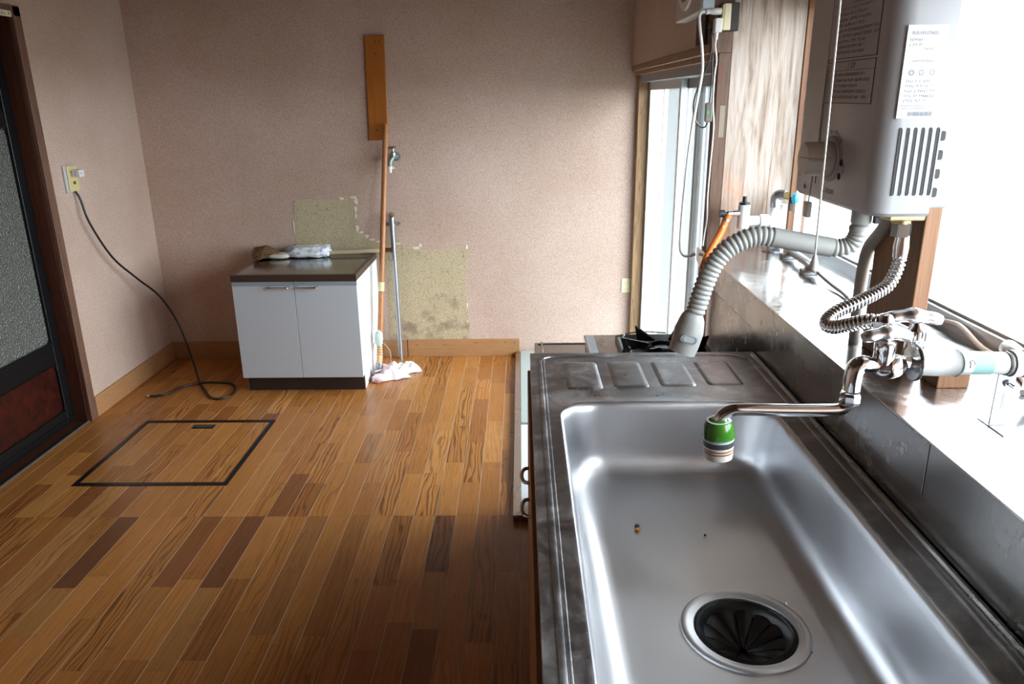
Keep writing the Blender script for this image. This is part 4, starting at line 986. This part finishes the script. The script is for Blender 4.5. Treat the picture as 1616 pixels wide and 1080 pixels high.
# ================================================================== wall outlets, cable on the left
o1 = thing('wall_outlet', (XL + .01, 3.64, 1.10), 'tall yellowed outlet plate with white plug on the left wall', 'outlet')
part('plate_base', G().box(XL, XL + .010, 3.588, 3.688, 1.098, 1.224), 'labelgrey', o1, bevel=.003)
part('plate', G().box(XL + .010, XL + .016, 3.604, 3.686, 1.102, 1.220), 'cream', o1, bevel=.003)
ad = part('plug_adapter', G().box(XL + .016, XL + .060, 3.625, 3.668, 1.168, 1.202), 'whiteplastic', o1, bevel=.004)
for dy in (-.008, .008):
    for xx in (0,):
        part('slot', G().box(XL + .030 + dy, XL + .033 + dy, 3.6244, 3.6252, 1.176, 1.184).box(XL + .030 + dy, XL + .033 + dy, 3.6244, 3.6252, 1.188, 1.196), 'ink', ad)
    part('slot', G().box(XL + .0598, XL + .0604, 3.640 + dy, 3.643 + dy, 1.182, 1.190), 'ink', ad)
part('jack', G().box(XL + .016, XL + .0165, 3.638, 3.658, 1.134, 1.148), 'ink', o1)
cb = thing('black_cable', (-2.0, 3.9, 0), 'black cable hanging from the left outlet and curling on the floor', 'cable')
part('cable', G().tube(catmull([(XL + .010, 3.648, 1.102), (-2.115, 3.655, 1.06), (-2.10, 3.67, .945), (-2.09, 3.80, .75), (-2.07, 3.97, .60), (-2.03, 4.10, .47), (-1.98, 4.15, .32), (-1.93, 4.13, .18), (-1.87, 4.06, .06), (-1.80, 3.94, .012), (-1.72, 3.82, .007), (-1.66, 3.73, .007), (-1.60, 3.70, .007), (-1.555, 3.76, .007), (-1.57, 3.86, .007), (-1.62, 3.925, .007), (-1.70, 3.945, .007), (-1.78, 3.94, .007), (-1.86, 3.88, .012), (-1.90, 3.80, .007), (-1.93, 3.755, .007), (-1.985, 3.742, .007)], 8), .0055, 10), 'black_cable', cb, smooth=True)
part('connector', G().lathe([(.007, 0), (.007, .016)], (-1.985, 3.742, .0075), (-1, 0, 0), 10), 'chromedull', cb)
o2 = thing('wall_outlet', (.625, YB, .39), 'small cream outlet on the back wall beside the glass door', 'outlet')
part('plate', G().box(.594, .648, YB - .008, YB, .392, .478), 'creampale', o2, bevel=.003)
for zz in (.412, .452):
    for dx in (-.008, .008):
        part('slot', G().box(.621 + dx - .002, .621 + dx + .002, YB - .0086, YB - .008, zz - .007, zz + .007), 'cream', o2)

# ================================================================== hatch
ht = thing('floor_hatch', ((HX0 + HX1) / 2, (HY0 + HY1) / 2, 0), 'black framed underfloor storage hatch set in the wooden floor', 'floor hatch')
fw = .020
part('frame_bar', G().box(HX0, HX1, HY0, HY0 + fw * 1.3, -.002, .0022), 'black', ht, bevel=.0006); part('frame_bar', G().box(HX0, HX1, HY1 - fw * 1.3, HY1, -.002, .0022), 'black', ht, bevel=.0006)
part('frame_bar', G().box(HX0, HX0 + fw, HY0 + fw * 1.3, HY1 - fw * 1.3, -.002, .0022), 'black', ht, bevel=.0006); part('frame_bar', G().box(HX1 - fw, HX1, HY0 + fw * 1.3, HY1 - fw * 1.3, -.002, .0022), 'black', ht, bevel=.0006)
hd_ = part('handle_plate', G().box(-1.595, -1.493, 3.335, 3.378, 0, .0022), 'black', ht, bevel=.001)
part('finger_slot', G().box(-1.585, -1.503, 3.345, 3.368, .0022, .0028), 'ink', hd_)
for k in range(8):
    x0 = HX0 + k * STRIP; x1 = x0 + STRIP
    if k == 0: x0 += fw
    if k == 7: x1 -= fw
    cut = random.choice([2.95, 3.05, 3.16, 3.25])
    for a, b_ in ((HY0 + .0135, cut), (cut, HY1 - .0135)):
        add_plank(ht, x0, x1, a, b_, random.choice(pal[:20]))

# ================================================================== white cabinet and things on it
cbx = thing('stove_cabinet', (-1.17, 4.08, 0), 'low white two door kitchen cabinet against the back wall', 'cabinet')
cX0, cX1, cY0, cY1 = -1.497, -.850, 3.802, 4.375
part('carcass', G().box(cX0 + .002, cX0 + .018, cY0 + .018, cY1, .083, .615).box(cX1 - .018, cX1 - .002, cY0 + .018, cY1, .083, .615).box(cX0 + .002, cX0 + .018, cY0 + .055, cY1, 0, .083).box(cX1 - .018, cX1 - .002, cY0 + .055, cY1, 0, .083).box(cX0 + .018, cX1 - .018, cY1 - .012, cY1, .02, .615).box(cX0 + .018, cX1 - .018, cY0 + .03, cY1 - .012, .085, .10), 'cabwhite', cbx, bevel=.001)
part('side_batten', G().box(cX1 - .002, cX1 + .002, 4.16, 4.372, .0, .615), 'cabwhite', cbx)
part('kick_board', G().box(cX0 + .012, cX1 - .003, cY0 + .038, cY0 + .0545, .0, .082), 'kick', cbx)
for a, b_ in ((cX0, -1.1755), (-1.1735, cX1)):
    dd = part('door', G().box(a, b_, cY0, cY0 + .018, .085, .590), 'cabshaded', cbx, bevel=.0012)
    part('top_rail', G().box(a, b_, cY0 + .001, cY0 + .018, .5905, .612), 'cabrail', dd)
    hx = -1.255 if a < -1.3 else -1.105
    path = catmull([(hx - .052, cY0, .585), (hx - .051, cY0 - .020, .584), (hx - .040, cY0 - .024, .584), (hx + .040, cY0 - .024, .584), (hx + .051, cY0 - .020, .584), (hx + .052, cY0, .585)], 5)
    part('handle', G().tube(path, .0048, 10), 'chrome', dd, smooth=True)
part('worktop_edge', G().box(cX0 - .002, cX1 + .002, cY0 - .004, cY0 + .02, .614, .649).box(cX1 - .018, cX1 + .002, cY0 + .02, cY1, .614, .649).box(cX0 - .002, cX0 + .018, cY0 + .02, cY1, .614, .649).box(cX0 + .018, cX1 - .018, cY1 - .02, cY1, .614, .649), 'cabtopedge', cbx, bevel=.0015)
part('steel_worktop', G().box(cX0 + .016, cX1 - .016, cY0 + .018, cY1 - .018, .63, .6475), 'cabtop', cbx)
CT = .649
def blob(cx, cy, z0, sx, sy, sz, seed, nu=30, nv=14, amp=.12, sq=.55, fr=3.0):
    g = G(); loops = []
    for i in range(nv + 1):
        ph = -math.pi / 2 + math.pi * i / nv; loop = []
        for j in range(nu):
            th = 2 * math.pi * j / nu
            def sp_(c_): return math.copysign(abs(c_) ** sq, c_)
            x, y, z = sp_(math.cos(ph)) * sp_(math.cos(th)), sp_(math.cos(ph)) * sp_(math.sin(th)), sp_(math.sin(ph))
            d = 1 + amp * noise.noise(Vector((x * fr + seed, y * fr, z * fr * 1.6)))
            loop.append((cx + x * sx * d, cy + y * sy * d, max(z0, z0 + sz * (1 + z * d))))
        loops.append(loop)
    return g.loft(loops, True, True, True)
tw = thing('folded_towel', (-1.22, 4.28, CT), 'white floral folded towel on the cabinet top', 'towel')
part('fold', blob(-1.222, 4.285, CT, .122, .062, .017, 1.3, amp=.30, fr=4.5), 'towel', tw, smooth=True, angle=180)
part('fold', blob(-1.216, 4.290, CT + .026, .116, .058, .017, 4.1, amp=.36, fr=4.5), 'towel', tw, smooth=True, angle=180)
br = thing('broom', (-1.2, 4.27, CT), 'short straw broom lying on the cabinet behind the towel', 'broom')
part('handle', G().tube([(-1.40, 4.245, CT + .020), (-.95, 4.290, CT + .022), (-.795, 4.323, CT + .024)], .0125, 14), 'broomwood', br, smooth=True)
part('handle_end', G().tube([(-.795, 4.323, CT + .024), (-.742, 4.330, CT + .024)], .0130, 14), 'darkwood', br, smooth=True)
part('hanging_loop', G().tube(catmull([(-.752, 4.324, CT + .014), (-.768, 4.322, CT - .02), (-.755, 4.320, CT - .040), (-.740, 4.322, CT - .02), (-.747, 4.324, CT + .014)], 5), .0014, 6), 'ink', br)
gst = G(); rb = random.Random(21)
for i in range(420):
    a = rb.uniform(-1, 1); x1 = -1.525 + .03 * abs(a) + rb.uniform(-.012, .05); y1 = 4.262 + a * .10; h = rb.uniform(0, 1)
    z1 = CT + .006 + .052 * h * (1 - a * a * .6)
    gst.tube([(-1.375, 4.25 + a * .022, CT + .012 + .022 * h), (-1.45, 4.255 + a * .065 + rb.uniform(-.008, .008), CT + .010 + .060 * h * (1 - a * a * .5)), (x1, y1, z1)], [.0026, .0026, .0011], 4, False)
o = part('bristles', gst, 'straw', br); o['kind'] = 'stuff'
part('binding', blob(-1.375, 4.225, CT, .060, .030, .014, 2.2, amp=.15, sq=.7), 'creamcloth', br, smooth=True, angle=180)

# ================================================================== mop, steel pipe, board, wall tap
mp = thing('mop', (-.83, 4.10, 0), 'wooden handled mop leaning on the wall beside the cabinet', 'mop')
T0, T1 = Vector((-.812, 4.06, .060)), Vector((-.742, 4.345, 1.372))
dirm = (T1 - T0)
part('handle', G().tube([T0 + dirm * .04, T0 + dirm * .5, T1], .0155, 16), 'mopwood', mp, smooth=True)
part('tape', G().tube([T0 + dirm * .315, T0 + dirm * .352], .0160, 16), M('yellow_tape', (.72, .66, .35), .6), mp, smooth=True)
part('coil_grip', corrugated([T0 - dirm * .005, T0 + dirm * .04, T0 + dirm * .105], .0165, .014, .003), M('striped_rope', (.72, .45, .22), .7), mp, smooth=True, angle=80)
part('ferrule', G().tube([T0 - dirm * .015, T0 + dirm * .012], .0185, 14), 'galv', mp, smooth=True)
part('rag_tie', blob(T0.x + dirm.x * .115 - .004, T0.y + dirm.y * .115 - .012, T0.z + dirm.z * .115 - .05, .022, .020, .050, 6.2, 16, 10, .35, .9, 2.5), M('pale_green_rag', (.55, .66, .60), .9), mp, smooth=True, angle=180)
wz = T0 + dirm * .105
part('wire_frame', G().tube(catmull([(wz.x - .012, wz.y - .01, wz.z), (wz.x - .035, wz.y - .01, wz.z - .015), (-.838, 4.03, .150), (-.838, 4.01, .12), (-.838, 4.00, .045)], 4), .0026, 8).tube(catmull([(wz.x + .012, wz.y - .01, wz.z), (wz.x + .03, wz.y - .01, wz.z - .02), (-.752, 4.09, .140), (-.748, 4.09, .11), (-.748, 4.09, .045)], 4), .0026, 8), 'chrome', mp, smooth=True)
part('clamp', G().box(-.842, -.826, 3.99, 4.01, .030, .060), 'galv', mp, bevel=.002)
part('clamp_bar', G().tube([(-.834, 4.00, .042), (-.745, 4.09, .040)], .009, 10), 'galv', mp, smooth=True)
def rag(cx, cy, sx, sy, h, seed, rot, nx=34, ny=24):
    g = G(); top = []; ca, sa = math.cos(rot), math.sin(rot)
    for i in range(ny):
        for j in range(nx):
            a, b_ = j / (nx - 1) * 2 - 1, i / (ny - 1) * 2 - 1
            ex = 1 + .16 * noise.noise(Vector((a * 1.8 + seed, b_ * 1.8, 0)))
            e2 = 1 + .14 * noise.noise(Vector((a * 2.2, b_ * 2.2 + seed, 3)))
            x, y = a * sx * ex, b_ * sy * e2
            rr_ = min(1, max(abs(a), abs(b_)))
            z = h * (1 - rr_ ** 3) * (.75 + .35 * noise.noise(Vector((a * 2.5 + seed, b_ * 2.5, 1)))) + .012 * abs(noise.noise(Vector((a * 5 + b_ * 3, seed, b_ * 4)))) * (1 - rr_ ** 4)
            g.v.append((cx + x * ca - y * sa, cy + x * sa + y * ca, max(.002, z + .004)))
    for i in range(ny - 1):
        for j in range(nx - 1):
            k = i * nx + j; g.f.append((k, k + 1, k + nx + 1, k + nx))
    return g
fc_ = thing('mop_cloth', (-.76, 4.08, 0), 'crumpled pink floor cloth clamped at the foot of the mop', 'cloth')
part('pink_fold', rag(-.745, 4.055, .088, .085, .075, 2.7, .45), 'pink', fc_, smooth=True, angle=180)
part('pink_fold', blob(-.800, 3.955, .0, .036, .040, .022, 9.1, 24, 12, .35, .85, 2.2), 'pink', fc_, smooth=True, angle=180)
part('white_fold', rag(-.672, 4.135, .080, .065, .05, 5.4, .5), 'whitecloth', fc_, smooth=True, angle=180)
sp_ = thing('steel_pipe', (-.735, 4.37, 0), 'grey galvanised pipe rising from the floor against the back wall', 'pipe')
part('pipe', G().tube([(-.735, 4.350, .0), (-.7385, 4.352, .42), (-.742, 4.354, .845)], .0145, 16), 'galv', sp_, smooth=True)
part('pipe_cap', G().lathe([(.0165, 0), (.0165, .02), (.012, .026), (0, .027)], (-.742, 4.366, .868), (0, -1, .1), 18), 'chromedull', sp_, smooth=True)
part('elbow', G().tube([(-.742, 4.354, .84), (-.742, 4.360, .866)], .0165, 14), 'galv', sp_, smooth=True)
part('saddle_clip', G().box(-.775, -.708, YB - .006, YB - .001, .805, .825).lathe([(.0185, -.009), (.0185, .009)], (-.742, 4.354, .815), (0, 0, 1), 16, False), 'galv', sp_)
part('clip_screw', G().lathe([(.007, 0), (.007, .006)], (-.708, YB - .006, .815), (0, -1, 0), 8), 'galv', sp_)
part('coupling', G().lathe([(.0165, 0), (.0165, .012)], (-.7355, 4.350, .085), (0, 0, 1), 16), 'galv', sp_, smooth=True)
wbd = thing('wall_board', (-.785, YB - .01, 1.28), 'narrow orange brown board nailed to the back wall', 'board')
part('plank', G().prism([(-.835, 1.830), (-.728, 1.832), (-.740, 1.286), (-.845, 1.284)], YB - .018, YB, 'xz'), 'orangeboard', wbd, bevel=.002)
for (nx, nz) in ((-.780, 1.80), (-.757, 1.80), (-.782, 1.74), (-.80, 1.34), (-.765, 1.31)):
    part('nail_hole', G().lathe([(.005, 0), (.005, .001)], (nx, YB - .018, nz), (0, -1, 0), 8), 'ink', wbd)
wt = thing('wall_tap', (-.72, YB - .05, 1.13), 'small verdigris tap with white nozzle on the back wall', 'tap')
part('rosette', G().lathe([(.026, 0), (.024, .006), (.010, .008)], (-.702, YB, 1.195), (0, -1, 0), 20), 'galv', wt, smooth=True)
part('body', G().tube(catmull([(-.704, YB - .005, 1.195), (-.706, 4.355, 1.197), (-.712, 4.330, 1.193), (-.724, 4.318, 1.175), (-.727, 4.316, 1.150)], 5), .0135, 14), M('verdigris_brass', (.28, .36, .32), .45, .6), wt, smooth=True)
part('bonnet', G().lathe([(.014, 0), (.014, .02), (.007, .026), (.006, .045)], (-.709, 4.338, 1.200), (0, 0, 1), 14), 'galv', wt, smooth=True)
part('handle', G().tube([(-.755, 4.33, 1.243), (-.715, 4.336, 1.246), (-.690, 4.34, 1.246)], [.006, .009, .006], 10), 'chromedull', wt, smooth=True)
part('nozzle', G().lathe([(.016, 0), (.017, -.014), (.010, -.016), (.008, -.036)], (-.7275, 4.316, 1.148), (0, 0, 1), 14), 'whiteplastic', wt, smooth=True)
part('nozzle_ears', G().box(-.752, -.703, 4.308, 4.324, 1.132, 1.144), 'whiteplastic', wt, bevel=.002)
print('planks', ns)
